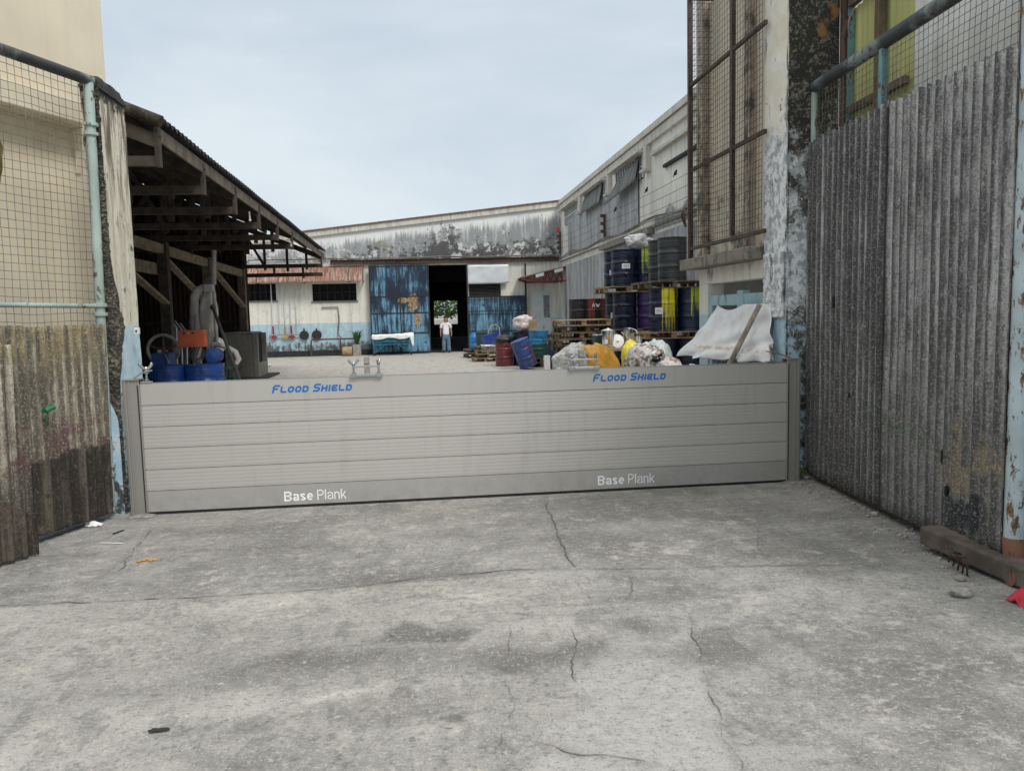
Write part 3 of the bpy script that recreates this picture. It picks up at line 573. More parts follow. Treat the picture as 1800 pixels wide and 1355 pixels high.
# ------------------------------------------------------------------ flood barrier across the gateway
BY, BX0, BX1 = 7.2, -2.545, 3.585
fb = thing('flood_barrier', 'grey aluminium plank flood barrier with blue lettering closing the gateway', 'flood barrier', (.5, BY+.04, 0))
def plank(name, z0, z1, ribs, mat, proud=0.):
    m = MB(); pr = [(.006, z0+.0016), (.0, z0+.0032)]
    if ribs:
        k = 5; h = (z1-z0-.03)/k
        for i in range(k):
            b = z0+.015+i*h
            pr += [(0, b), (-.0006, b+h*.3), (-.0006, b+h*.55), (0, b+h*.85)]
    pr += [(0, z1-.0032), (.006, z1-.0016)]
    yb = BY+.08
    pts = [(0., y+BY-proud, z) for y, z in pr] + [(0, yb, z1-.0012), (0, yb, z0+.0012)]
    m.prism([(BX0, y, z) for _, y, z in pts], (BX1-BX0, 0, 0))
    return m.build(name, mat, fb)
rub = MB().box(BX0, BY+.006, .0, BX1, BY+.074, .026); rub.build('bottom_seal', M['rubber'], fb)
PH = .1955; zs = [.024+i*PH for i in range(7)]
base = plank('base_plank', zs[0], zs[1], False, M['base_alu'])
for i in range(1, 5): plank('plank', zs[i], zs[i+1], True, M['plank_alu'])
top = plank('top_plank', zs[5], zs[6], False, M['plank_smooth'])
tl = MB()
for a, b in ((.006, .022), (.058, .074)): tl.box(BX0, BY+a, zs[6]-.001, BX1, BY+b, zs[6]+.006)
tl.build('top_lip', M['steel'], top)
# lettering
def stroke(m, pts, wd, closed=False, fn=None):
    P = [Vector((a, b)) for a, b in pts]; n = len(P); L = []; R_ = []
    for i in range(n):
        if closed: a, b = P[i-1], P[(i+1) % n]
        else: a, b = P[max(i-1, 0)], P[min(i+1, n-1)]
        if not closed and i in (0, n-1):
            d = (b-a).normalized(); nn = Vector((-d.y, d.x)); k = wd/2
        else:
            d1 = (P[i]-a).normalized(); d2 = (b-P[i]).normalized(); n1 = Vector((-d1.y, d1.x)); n2 = Vector((-d2.y, d2.x)); nn = (n1+n2).normalized(); k = wd/2/max(.4, nn.dot(n1))
        L.append(P[i]+nn*k); R_.append(P[i]-nn*k)
    vs = [fn(v) for pr in zip(L, R_) for v in pr]
    m.add(vs, [(2*i, 2*i+1, (2*i+3) % (2*n), (2*i+2) % (2*n)) for i in range(n if closed else n-1)])
def techno(word, x0, zb, H, parent):
    m = MB(); x = x0; t = .0155
    def fn(v): return (v.x + (v.y-zb)*.22, BY-.0025, v.y)
    for ch in word:
        if ch == ' ': x += .045; continue
        big = ch.isupper(); h = H if big else H*.80; w_ = .058 if ch in 's' else .055; c_ = .011; ch = ch.upper()
        if big: w_ *= 1.12
        t2 = t/2; a, b, lo, hi = x+t2, x+w_-t2, zb+t2, zb+h-t2; mid = (lo+hi)/2
        if ch == 'F':
            stroke(m, [(b+t2, hi), (a+c_, hi), (a, hi-c_), (a, zb)], t, fn=fn); stroke(m, [(a+t2+.001, mid), (b-.006, mid)], t, fn=fn)
        if ch == 'L': stroke(m, [(a, zb+h), (a, lo+c_*.6), (a+c_*.6, lo), (b+t2, lo)], t, fn=fn)
        if ch == 'O': stroke(m, [(a, lo+c_), (a, hi-c_), (a+c_, hi), (b-c_, hi), (b, hi-c_), (b, lo+c_), (b-c_, lo), (a+c_, lo)], t, True, fn)
        if ch == 'D': stroke(m, [(a, lo), (a, hi), (b-c_, hi), (b, hi-c_), (b, lo+c_), (b-c_, lo)], t, True, fn)
        if ch == 'S': stroke(m, [(b+t2, hi), (a+c_, hi), (a, hi-c_), (a, mid+c_), (a+c_, mid), (b-c_, mid), (b, mid-c_), (b, lo+c_), (b-c_, lo), (a-t2, lo)], t, fn=fn)
        if ch == 'H':
            stroke(m, [(a, zb), (a, zb+h)], t, fn=fn); stroke(m, [(b, zb), (b, zb+h)], t, fn=fn); stroke(m, [(a+t2+.001, mid), (b-t2-.001, mid)], t, fn=fn)
        if ch == 'I': stroke(m, [(a, zb), (a, zb+h)], t, fn=fn); w_ = t
        if ch == 'E':
            stroke(m, [(b+t2, hi), (a+c_*.6, hi), (a, hi-c_*.6), (a, lo+c_*.6), (a+c_*.6, lo), (b+t2, lo)], t, fn=fn); stroke(m, [(a+t2+.001, mid), (b, mid)], t, fn=fn)
        x += w_ + .0105
    o = m.build('lettering', M['blue_paint'], parent); tag(o, 'blue slanted word '+word.upper()); return x
for px, py in ((478, 691), (1042, 671)):
    v = at(px, py, BY); xe = techno('Flood', v.x, v.z, .073, top); techno('Shield', xe+.032, v.z, .073, top)
def arc(cx, cy, rx, ry, a0, a1, n=10): return [(cx+rx*math.cos(math.radians(a0+(a1-a0)*i/n)), cy+ry*math.sin(math.radians(a0+(a1-a0)*i/n))) for i in range(n+1)]
def grotesk(s, x, zb, H, wd, parent, W=1.):
    """plain sans letters drawn as mitred strokes; returns the end of the word"""
    m = MB(); h = wd/2; xh = H*.74; fn = lambda v: (v.x, BY-.0022, zb+v.y); S = lambda pts, c=False: stroke(m, pts, wd, c, fn)
    for ch in s:
        if ch == 'B':
            w_ = W*H*.68; md = H*.53; S([(x+h, 0), (x+h, H)]); S([(x+wd+.001, H-h), (x+w_*.55, H-h)] + arc(x+w_*.55, (H-h+md)/2, w_*.36, (H-h-md)/2, 80, -80) + [(x+w_*.5, md)] ) ; S([(x+wd+.001, md-.0005), (x+w_*.5-.001, md-.0005)]); S([(x+w_*.62, md-h-.0005)] + arc(x+w_*.55, (md-h+h)/2, w_*.45-h, (md-h-h)/2, 55, -85) + [(x+wd+.001, h)])
        if ch == 'P': w_ = W*H*.62; md = H*.47; S([(x+h, 0), (x+h, H)]); S([(x+wd+.001, H-h), (x+w_*.55, H-h)] + arc(x+w_*.55, (H-h+md)/2, w_*.45-h, (H-h-md)/2, 80, -80) + [(x+w_*.5, md), (x+wd+.001, md)])
        if ch == 'a':
            w_ = W*H*.55; S([(x+h, xh*.72)] + arc(x+w_/2, xh*.70, w_/2-h, xh*.30-h, 165, 10) + [(x+w_-h, xh*.2), (x+w_, h*.6)]); S(arc(x+w_*.46, xh*.30, w_*.46-h, xh*.30-h, 62, 325, 14))
        if ch == 's': w_ = W*H*.50; S(arc(x+w_/2, xh*.74, w_/2-h, xh*.26-h, 20, 250, 10) + arc(x+w_/2, xh*.26, w_/2-h, xh*.26-h, 80, -160, 10))
        if ch == 'e': w_ = W*H*.56; S([(x+wd, xh*.52), (x+w_-h, xh*.52)] + arc(x+w_/2, xh*.5, w_/2-h, xh/2-h, 5, 318, 18))
        if ch == 'l': w_ = wd; S([(x+h, 0), (x+h, H)])
        if ch == 'n': w_ = W*H*.52; S([(x+h, 0), (x+h, xh)]); S([(x+wd+.001, xh*.66)] + arc(x+w_/2+h*.4, xh*.64, w_/2-h*1.4, xh*.36-h, 150, 10) + [(x+w_-h, 0)])
        if ch == 'k': w_ = W*H*.50; S([(x+h, 0), (x+h, H)]); S([(x+wd+.001, xh*.36), (x+w_-h, xh)]); S([(x+w_*.48, xh*.50), (x+w_-h*.5, 0)])
        x += w_+H*.095+(wd*.2)
    return m.build('lettering', M['white_paint'], parent), x
for px, py in ((500, 881), (1051, 852.5)):
    v = at(px, py, BY); zb = v.z
    l, xe = grotesk('Base', v.x, zb, .092, .0155, base, 1.08); tag(l, 'bold white word Base'); l, _ = grotesk('Plank', xe+.026, zb, .095, .0102, base); tag(l, 'thin white word Plank')
# channel posts at both ends
for s, x0, x1 in ((1, -2.665, -2.525), (-1, 3.565, 3.70)):
    m = MB(); a, b = (x0, x1)
    inner = b if s == 1 else a; outer = a if s == 1 else b
    m.box(a, BY-.028, 0, b, BY-.006, 1.235); m.box(outer, BY-.006, 0, outer+s*.05, BY+.11, 1.235); m.box(a, BY+.088, 0, b, BY+.11, 1.235)
    m.box(outer+s*.052, BY-.036, 0, outer+s*.066, BY-.028, 1.235); m.box(outer+s*.018, BY-.044, .0, outer+s*.034, BY-.028, 1.235)
    m.box(outer-s*.001, BY+.0, 0, outer-s*.014, BY+.10, 1.22)
    m.box(a-.003, BY-.047, 1.235, b+.003, BY+.112, 1.243)
    p = m.build('guide_post', M['post_alu'], fb, bevel=.002)
    if s == 1:
        for z in (.25, .7, 1.1): MB().tube([(outer-.01, BY+.095, z), (-2.77, BY+.105, z)], .012, 8).build('anchor_bolt', M['steel_grey'], p)
    MB().tube([(inner-s*.012, BY-.0275, .03), (inner-s*.012, BY-.0275, 1.19)], .006, 6).build('rubber_seal', M['rubber'], p)
def wingnut(m, c, ang, k=1.):
    c = Vector(c); m.lathe([(.013*k, 0), (.016*k, .012*k), (.014*k, .03*k), (.008*k, .034*k)], 12, c)
    for s in (-1, 1):
        d = Vector((math.cos(ang)*s, math.sin(ang)*s, 0))
        m.tube([c+d*.010*k+Vector((0, 0, .015*k)), c+d*.028*k+Vector((0, 0, .030*k)), c+d*.042*k+Vector((0, 0, .052*k)), c+d*.040*k+Vector((0, 0, .066*k))], [.010*k, .011*k, .013*k, .008*k], 8)
ZT = zs[6]+.006
def mid_clamp(pxl, pxr, py):
    xl = at(pxl, py, BY).x; xr = at(pxr, py, BY).x; xc = (xl+xr)/2
    cl = MB()
    cl.box(xl-.03, BY-.03, ZT-.006, xr+.03, BY+.0, ZT+.02); cl.box(xl+.02, BY, ZT+.001, xr-.02, BY+.1, ZT+.02)
    c = cl.build('clamp', M['steel'], fb, bevel=.003)
    
    for q0, q1 in ((xl-.034, xl+.03), (xr-.03, xr+.034)): e = MB(); e.box(q0, BY-.034, ZT-.012, q1, BY+.03, ZT+.024); e.build('end_block', M['steel_grey'], c, bevel=.003)
    for i, x in enumerate((xl, xr)):
        r = MB(); r.tube([(x, BY-.002, ZT+.02), (x, BY-.002, ZT+.13)], .009, 10); r.lathe([(.018, 0), (.018, .012)], 6, (x, BY-.002, ZT+.024)); r.build('bolt', M['steel_grey'], c, smooth=40)
        wn = MB(); wingnut(wn, (x, BY-.002, ZT+.098), .15 if i == 0 else 1.35, .95); wn.build('wing_nut', M['steel'], c, smooth=50)
    cb = MB(); cb.box(xl-.014, BY-.012, ZT+.080, xr+.014, BY+.010, ZT+.096); cb.build('cross_bar', M['steel'], c, bevel=.002)
    ps = MB(); ps.box(xc-.024, BY+.085, 0., xc+.024, BY+.14, ZT+.175); ps.box(xc-.045, BY+.146, 0, xc+.045, BY+.30, .02); ps.box(xc-.02, BY+.076, ZT+.11, xc+.02, BY+.085, ZT+.13); ps.build('rear_post', M['post_alu'], fb, bevel=.004)
mid_clamp(622, 666, 660); mid_clamp(1005, 1047, 648)
for s, px, x0 in ((1, 256, -2.58), (-1, 1357, 3.62)):
    x = at(px, 660, BY).x; c = MB()
    c.box(x-.05, BY-.005, ZT+.001, x+.04, BY+.055, ZT+.016); c = c.build('clamp', M['steel'], fb, bevel=.003)
    m = MB(); m.tube([(x, BY+.02, ZT+.016), (x, BY+.02, ZT+.13)], .010, 10); m.lathe([(.02, 0), (.02, .014)], 6, (x, BY+.02, ZT+.02)); m.lathe([(.024, 0), (.024, .008)], 12, (x, BY+.02, ZT+.085)); m.build('bolt', M['steel_grey'], c, smooth=40)
    m = MB(); m.bar((x+s*.05, BY+.02, ZT+.112), (x-s*.03, BY+.02, ZT+.098), .034, .012); m.bar((x-s*.028, BY+.02, ZT+.1), (x0, BY+.02, 1.245), .03, .012); m.build('arm', M['steel'], c, bevel=.002)
    m = MB(); wingnut(m, (x, BY+.02, ZT+.108), .45 if s == 1 else .9, 1.15); m.build('wing_nut', M['steel'], c, smooth=50)
# cement fillets under the posts
m = MB()
for x0, x1 in ((-2.70, -2.46), (3.52, 3.80)):
    m.grid(lambda u, v: (x0+(x1-x0)*u+.015*mn.noise(Vector((u*4, v*4, x0))), BY-.10+.22*v+.02*mn.noise(Vector((u*5, v*3, x0+3))), .003+.014*math.sin(PI*min(1, max(0, u)))*math.sin(PI*v)+.003*mn.noise(Vector((u*9, v*9, 1)))), 14, 10)
o = m.build('cement_fillet', M['stone'], smooth=60); tag(o, kind='structure', label='pale mortar bedding under the barrier posts')
# ------------------------------------------------------------------ gate pillars
pl = thing('gate_pillar', 'left gate pillar with broken corner showing pebbles, cream above pale blue', 'pillar', (-3.0, 7.55, 0))
def rough_box(m, x0, y0, x1, y1, z0, z1, amp, seed, n=(8, 8, 60), cap=0.):
    def dis(x, y, z):
        v = Vector((x*3, y*3, z*3)); e = amp*mn.noise(v+Vector((seed, 0, 0))) + amp*.5*mn.noise(v*3.1+Vector((0, seed, 0)))
        return (x + e, y + amp*mn.noise(v+Vector((0, 0, seed+9))), z)
    fx = lambda u, a, b: a+(b-a)*u
    m.grid(lambda u, v: dis(fx(u, x0, x1), y0, fx(v, z0, z1)), n[0], n[2]); m.grid(lambda u, v: dis(x1, fx(u, y0, y1), fx(v, z0, z1)), n[1], n[2])
    m.grid(lambda u, v: dis(x0, fx(1-u, y0, y1), fx(v, z0, z1)), n[1], n[2]); m.grid(lambda u, v: dis(fx(1-u, x0, x1), y1, fx(v, z0, z1)), n[0], n[2])
    m.grid(lambda u, v: dis(fx(u, x0, x1), fx(v, y0, y1), z1), n[0], n[1])
m = MB(); rough_box(m, -2.885, 7.29, -2.75, 7.93, -.05, 3.84, .005, 2); m.build('pillar_body', M['left_pillar'], pl, smooth=60)
# exposed aggregate where the corner has broken away: a lumpy bulging seam following the arris
m = MB()
def agg(u, v):
    z = .02+3.84*v
    wl = .085+.02*mn.noise(Vector((1, 2, z*2.3)))+.012*mn.noise(Vector((5, 2, z*9))); mid = math.exp(-((z-1.72)/.42)**2); lowf = sstep(.80, 1.15, z)
    wl = wl*(.25+.75*lowf)+.03*mid; wr = (.012+.02*abs(mn.noise(Vector((8, 1, z*1.7))))+.02*max(0, mn.noise(Vector((2, 7, z*7))))+(.24+.10*mn.noise(Vector((3, 3, z*5))))*mid)*(.3+.7*lowf)
    s = u*2-1
    lump = .014*mn.noise(Vector((u*6, z*22, 3)))+.010*mn.noise(Vector((u*14, z*46, 3)))
    if s < 0: x, y = -2.75+s*(wl+.02)*(.25+.75*lowf), 7.29-.012-lump*(1+s*.8)+.014*abs(s)**3
    else: x, y = -2.75+.012+lump*(1-s*.8)-.014*s**3, 7.29+s*(wr+.012)
    if abs(s) < .3: x += .004; y -= .004
    return (x, y, z)
m.grid(agg, 26, 420); m.build('broken_corner', M['aggregate'], pl, smooth=70)
m = MB(); m.grid(lambda u, v: (-2.895+.16*u+.012*mn.noise(Vector((u*5, v*5, 3))), 7.27+.68*v+.012*mn.noise(Vector((u*5, v*5, 8))), 3.80+.11*min(1, 9*u, 9*(1-u), 9*v, 9*(1-v))+.012*mn.noise(Vector((u*6, v*6, 1)))), 16, 16); m.build('cap', M['soot_black'], pl, smooth=70)
pr = thing('gate_pillar', 'tall right gate pillar of flaking white plaster with black mouldy outer face', 'pillar', (3.95, 7.75, 0))
m = MB()
def side_in(u, v):
    z = -.05+6.2*v; y = 7.42+.5*u
    e = .012*mn.noise(Vector((y*4, z*4, 1)))+.008*mn.noise(Vector((y*12, z*12, 1)))
    x = 3.655+e + (.035*math.exp(-((z-1.75)/.18)**2) if False else 0)
    if u > .8 and z < 2.3: y += .10*mn.noise(Vector((2, z*3.5, 1)))*sstep(.8, 1, u) - .03
    return (x, y, z)
m.grid(side_in, 14, 130)
m.grid(lambda u, v: (3.655+.535*u+.006*mn.noise(Vector((u*3, v*20, 7))), 7.42+.010*mn.noise(Vector((u*3, v*20, 3)))+.008*mn.noise(Vector((u*9, v*60, 5))), -.05+6.2*v), 12, 130)
m.grid(lambda u, v: (4.19, 7.42+.5*u, -.05+6.2*v), 2, 10); m.grid(lambda u, v: (4.19-.535*u, 7.91, -.05+6.2*v), 2, 10); m.poly([(3.655, 7.42, 6.15), (4.19, 7.42, 6.15), (4.19, 7.92, 6.15), (3.655, 7.92, 6.15)])
m.build('pillar_body', M['right_pillar'], pr, smooth=60)
m = MB(); m.grid(lambda u, v: (3.635+.012*mn.noise(Vector((v*30, u*3, 2))), 7.425+.43*u+.03*mn.noise(Vector((v*18, 2, 6)))*(1 if u > .5 else .2), 1.64+.66*v), 10, 40); m.build('loose_plaster', M['right_pillar'], pr, smooth=60, solid=.03)
# ------------------------------------------------------------------ left gate leaf, folded back towards the street
LD = Vector((-.41, -.91, 0)).normalized(); LO = Vector((-2.865, 7.23, 0))
gl = thing('corrugated_gate', 'left gate leaf of brown lichen-covered corrugated sheets below wire mesh', 'gate', LO); gl.rotation_euler = (0, math.radians(1.2), 0)
UPV = Vector((0, 0, 1)); LN = LD.cross(UPV).normalized()      # LN points to the roadway side or away
if LN.x < 0: LN = -LN
m = MB(); m.tube([LO-LD*.03+UPV*3.84, LO+LD*3.3+UPV*3.85], .046, 12); m.build('top_rail', M['pipe_dark'], gl, smooth=50)
m = MB(); m.tube([LO+UPV*.06, LO+UPV*3.84], .042, 12); m.build('hinge_stile', M['pipe_green'], gl, smooth=50)
for z in (.42, 1.86, 3.42):
    m = MB()
    for dz in (-.05, .03): m.lathe([(.047, 0), (.060, .004), (.060, .03), (.047, .034)], 14, LO+UPV*(z+dz))
    m.bar(LO+UPV*z, LO+UPV*z+Vector((.02, .12, 0)), .03, .05); m.build('hinge_collar', M['pipe_green'], gl, smooth=40)
m = MB(); m.tube([LO+UPV*.08, LO+LD*3.3+UPV*.07], .03, 8); m.build('bottom_rail', M['rust_steel'], gl, smooth=50)
m = MB(); m.tube([LO+LD*3.3+UPV*.05, LO+LD*3.3+UPV*3.86], .045, 10); m.tube([LO+UPV*1.9, LO+LD*3.3+UPV*1.9], .02, 8); m.build('frame_rail', M['pipe_green'], gl, smooth=50)
m = MB(); wires(m, LO+UPV*1.5+LD*.05, LD, UPV, 3.2, 2.32, .065, .0024, sag=.012, seed=3); m.build('wire_mesh', M['wire_light'], gl)
def lsheet(name, a0, a1, off, lo, hi, mat, seed, pitch=.088, amp=.014):
    m = MB(); corr(m, LO+LD*a0+LN*off, LD, UPV, a1-a0, 1, pitch, amp, lo, hi, 10, 40, LN, .012, seed); return m.build(name, mat, gl, smooth=70, solid=.009)
def tear(a): return .10+.02*math.sin(a*9)+rag(5, .012, 7)(a)
lsheet('corrugated_sheet', .03, 1.02, .055, tear, lambda a: 1.74+rag(8, .018, 5)(a), M['asbestos_brown'], 1)
lsheet('corrugated_sheet', .95, 1.9, .075, lambda a: .12, lambda a: 1.60+rag(9, .02, 5)(a), M['asbestos_brown'], 2)
lsheet('patch_sheet', .10, .85, .115, lambda a: .06+rag(14, .012, 6)(a), lambda a: .68+rag(11, .05, 6)(a)-.10*max(0, a-.5), M['asbestos_dark'], 4)
g0 = gnd(66, 974)+Vector((-.0, 0, 0)); m = MB(); corr(m, Vector((g0.x, g0.y, .004)), LD+Vector((-.12, 0, 0)), UPV, 1.6, 1, .10, .016, lambda a: .0, lambda a: (.30+.20*sstep(0, .35, a)+.06*a)+rag(13, .03, 5)(a), 10, 30, LN, .012, 6); m.build('patch_sheet', M['asbestos_dark'], gl, smooth=70, solid=.009)
kp = LO+LD*.72+LN*.11+UPV*1.06
m = MB(); m.tube([kp, kp+LN*.05], .018, 8); m.tube([kp+LN*.04-LD*-.02, kp+LN*.06+UPV*.025-LD*.05], [.024, .018], 8); m.tube([kp+LN*.04-UPV*.02, kp+LN*.0-UPV*.16], .004, 6); m.build('tap_handle', M['green_paint'], gl, smooth=50)
mb_ = thing('moss_board', 'moss-covered broken board hanging at the left edge on the gate mesh', 'board', LO+LD*.86+LN*.03+UPV*2.85)
m = MB(); m.sphere(LO+LD*.885+LN*.045+UPV*3.06, (.055, .055, .24), 14, 18, lambda d: 1+.25*mn.noise(d*2.5)+.12*mn.noise(d*7)); m.build('board', M['moss'], mb_, smooth=60)
# ------------------------------------------------------------------ right gate leaf
RD = Vector((-.215, -2.964, 0)).normalized(); RO = Vector((3.91, 7.36, 0)); RL = 3.0; RN = Vector((-RD.y, RD.x, 0)); 
if RN.x > 0: RN = -RN
gr = thing('corrugated_gate', 'right gate leaf of dark grey corrugated sheets in a pale blue pipe frame', 'gate', RO)
m = MB(); m.tube([RO+UPV*3.88-RD*.02, RO+RD*(RL+.04)+UPV*3.86], .058, 14); m.build('top_rail', M['pipe_dark'], gr, smooth=50)
m = MB(); m.tube([RO+UPV*.05, RO+UPV*3.86], .034, 12); m.build('hinge_stile', M['pipe_green'], gr, smooth=50)
for z in (.36, 1.93, 3.30):
    m = MB()
    for dz in (-.05, .02): m.lathe([(.036, 0), (.052, .004), (.052, .032), (.036, .036)], 14, RO+UPV*(z+dz))
    m.bar(RO+UPV*z, RO+UPV*z+Vector((.0, .10, 0)), .03, .05); m.build('hinge_collar', M['pipe_green'], gr, smooth=40)
m = MB(); m.tube([RO+RD*RL+UPV*.16, RO+RD*RL+UPV*3.86], .062, 14); m.build('outer_stile', M['pipe_blue'], gr, smooth=50)
m = MB(); m.tube([RO+RD*RL+UPV*.045, RO+RD*RL+UPV*.26], [.066, .07], 14); m.build('corner_sleeve', M['rust_orange'], gr, smooth=50); m = MB(); m.tube([RO+RD*(RL-.07)+UPV*.06, RO+UPV*.05], .032, 10); m.build('bottom_rail', M['rust_steel'], gr, smooth=50)
m = MB(); m.bar(RO+RD*1.28+UPV*3.3, RO+RD*1.28+UPV*3.86, .05, .05, (1, 0, 0)); m.bar(RO+UPV*1.9+RN*-.02, RO+RD*RL+UPV*1.9+RN*-.02, .04, .04); m.build('brace', M['teal_frame'], gr)
m = MB(); m.bar(RO+RD*1.515+RN*.035+UPV*.08, RO+RD*1.515+RN*.035+UPV*3.3, .02, .10, (1, 0, 0)); m.build('seam_shade_strip', M['soot_black'], gr)  # added black strip behind the sheet joint, standing in for the seam's shade
m = MB(); wires(m, RO+UPV*2.9+RD*.05, RD, UPV, RL-.12, .92, .06, .0026, sag=.006, seed=8); m.build('wire_mesh', M['wire_light'], gr)
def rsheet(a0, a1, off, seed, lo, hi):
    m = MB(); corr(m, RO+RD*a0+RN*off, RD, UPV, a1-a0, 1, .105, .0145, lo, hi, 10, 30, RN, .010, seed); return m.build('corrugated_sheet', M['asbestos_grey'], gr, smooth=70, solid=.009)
def stepped(base, seed): return lambda a: base+.008*math.cos(2*PI*a/.105)+rag(seed, .012, 3)(a)
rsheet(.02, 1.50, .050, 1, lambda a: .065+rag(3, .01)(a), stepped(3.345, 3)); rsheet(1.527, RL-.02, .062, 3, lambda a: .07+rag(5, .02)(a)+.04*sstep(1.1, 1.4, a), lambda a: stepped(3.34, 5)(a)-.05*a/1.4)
for a, z, s in ((.62, 1.78, .05), (2.35, .66, .05), (2.4, .42, .035), (.95, .95, .02)):
    m = MB(); m.sphere(RO+RD*a+RN*.07+UPV*z, (.012, s*.5, s*1.1), 8, 6, lambda d: 1+.4*mn.noise(d*3)); m.build('hole', M['dark_void'], gr)
sk = thing('skid_beam', 'heavy weathered timber skid under the outer end of the right gate', 'beam', RO+RD*2.9)
m = MB(); a = RO+RD*2.36+RN*.16; b = RO+RD*3.25+RN*.03
m.bar(a+UPV*.10, b+UPV*.075, .17, .13); m.build('beam', M['skid_wood'], sk, bevel=.015)
m = MB(); c = b+RN*.05-RD*.1; m.tube([c+UPV*.055+RN*.0, c+UPV*.055+RN*.05], .055, 16); m.build('wheel', M['rust_orange'], sk, smooth=40)
m = MB(); q = a+RD*.35+RN*.09+UPV*.11
for i in range(5): m.tube([q+RD*.05*i, q+RD*(.05*i+.03)+RN*(.02+.015*i)+UPV*(.03*(i % 2)), q+RD*(.04*i+.10)+RN*.03-UPV*.03, q+RD*(.05*i+.02)-UPV*(.09+.01*i)], .007, 6)
m.build('wire_tie', M['rust_steel'], sk, smooth=50)
# ------------------------------------------------------------------ litter on the driveway
def on(px, py): 
    v = gnd(px, py); return Vector((v.x, v.y, hgt(v.x, v.y)))
t_ = on(165, 925); m = MB(); m.grid(lambda u, v: t_+Vector(((u-.5)*.14, (v-.5)*.06, .006+.03*abs(mn.noise(Vector((u*3, v*3, 1))))+.035*(1-u)*sstep(.2, .8, v))), 14, 10); tag(m.build('tissue', M['paper_white'], origin=t_, smooth=60, solid=.002), 'crumpled white tissue on the concrete by the left gate', 'litter')
t_ = on(196, 952); m = MB(); m.bar(t_+Vector((-.10, .02, .006)), t_+Vector((.10, -.04, .008)), .012, .003); tag(m.build('plastic_strip', M['paper_white'], origin=t_), 'thin pale plastic strip lying near the left gate', 'litter')
t_ = on(258, 985)
m = MB()
for k in range(5): m.sphere(t_+Vector((-.05+.027*k, .015*((k*7) % 3-1), .008)), (.018, .012, .008), 8, 6, lambda d: 1+.4*mn.noise(d*2+Vector((k, 0, 0))))
tag(m.build('fruit_peel', M['peel_orange'], origin=t_, smooth=60), 'small heap of orange fruit peel on the driveway', 'litter')
t_ = on(207, 935); m = MB(); m.bar(t_+Vector((-.02, -.05, .006)), t_+Vector((.03, .05, .007)), .02, .004); tag(m.build('plastic_scrap', M['black_bag'], origin=t_), 'narrow black plastic scrap near the left gate', 'litter')
t_ = on(280, 1282); m = MB(); m.grid(lambda u, v: t_+Vector(((u-.5)*.075+.02*mn.noise(Vector((v*4, u, 0))), (v-.5)*.04*(1-.5*u), .005+.015*abs(mn.noise(Vector((u*4, v*3, 4)))))), 10, 6); tag(m.build('dark_leaf', M['soot_black'], origin=t_, smooth=60, solid=.002), 'dry curled dark leaf on the near driveway', 'leaf')
for i, (px, py, r, lab) in enumerate(((1690, 1046, .055, 'largest pale stone beside the skid beam'), (1688, 1018, .03, 'small pale stone close against the skid beam'), (1537, 905, .03, 'whitish stone under the right gate'), (1498, 988, .012, 'tiny pebble on the driveway joint'), (690, 1115, .012, 'white pebble beside the dark pothole'), (1475, 1098, .010, 'tiny pebble on the bare concrete right of the joint'))):
    t_ = on(px, py); m = MB(); m.sphere(t_+Vector((0, 0, r*.45)), (r*1.3, r, r*.6), 10, 8, lambda d: 1+.35*mn.noise(d*1.7+Vector((i*3, 0, 0)))); tag(m.build('stone', M['stone'], origin=t_, smooth=40), lab, 'stone', 'loose stones on the driveway')
t_ = on(1792, 1062); m = MB()
m.grid(lambda u, v: t_+Vector(((u-.15)*.20, (v-.5)*.14+.05*u, .01+.12*u*(1-.3*v)+.05*mn.noise(Vector((u*3, v*3, 2))))), 12, 10)
tag(m.build('plastic_net', M['red_net'], origin=t_, smooth=60, solid=.004), 'crumpled red plastic net at the right edge beside the gate', 'net')
# grit and gravel along the foot of the right gate, weeds at the pillar
m = MB()
for i in range(420):
    a = rnd.uniform(.1, 2.9); o_ = rnd.gauss(.0, .16)+.10; q = RO+RD*a+RN*o_; r = rnd.uniform(.003, .013)*(1 if rnd.random() < .93 else 1.8)
    m.sphere((q.x, q.y, hgt(q.x, q.y)+r*.35), (r*1.2, r, r*.7), 6, 4, lambda d: 1+.3*mn.noise(d*2+Vector((i, 0, 0))))
for i in range(200):
    q = Vector((rnd.uniform(-2.5, 3.6), 7.17-abs(rnd.gauss(0, .12)), 0)); r = rnd.uniform(.002, .006); m.sphere((q.x, q.y, hgt(q.x, q.y)+r*.35), (r*1.2, r, r*.7), 5, 4)
for i in range(500):
    q = Vector((rnd.uniform(-3, 3.4), rnd.uniform(2.4, 6.9), 0)); r = rnd.uniform(.002, .006); m.sphere((q.x, q.y, hgt(q.x, q.y)+r*.3), (r*1.3, r, r*.6), 5, 4)
tag(m.build('grit', M['stone']), 'loose grit scattered over the concrete', kind='stuff')
t_ = Vector((3.86, 7.34, .0)); m = MB()
for i in range(46):
    a = rnd.uniform(0, 2*PI); l = rnd.uniform(.05, .16); d = Vector((math.cos(a), math.sin(a)*.5-.3, 0)).normalized(); b = t_+Vector((rnd.uniform(-.08, .06), rnd.uniform(-.03, .03), .0)); s = Vector((-d.y, d.x, 0))*.008
    m.add([b-s*.5, b+s*.5, b+d*l*.5+Vector((0, 0, l*.75))+s, b+d*l*.5+Vector((0, 0, l*.75))-s, b+d*l+Vector((0, 0, l*.5))], [(0, 1, 2, 3), (3, 2, 4)])
tag(m.build('weed', M['leaf_bright'], origin=t_), 'small green weed at the foot of the right pillar', 'weed')
m = MB()
for i in range(9):
    q = t_+Vector((rnd.uniform(-.1, .16), rnd.uniform(-.14, .02), .02)); r = rnd.uniform(.02, .05); m.sphere(q, (r*1.3, r, r*.7), 8, 6, lambda d: 1+.3*mn.noise(d*2+Vector((i, 0, 0))))
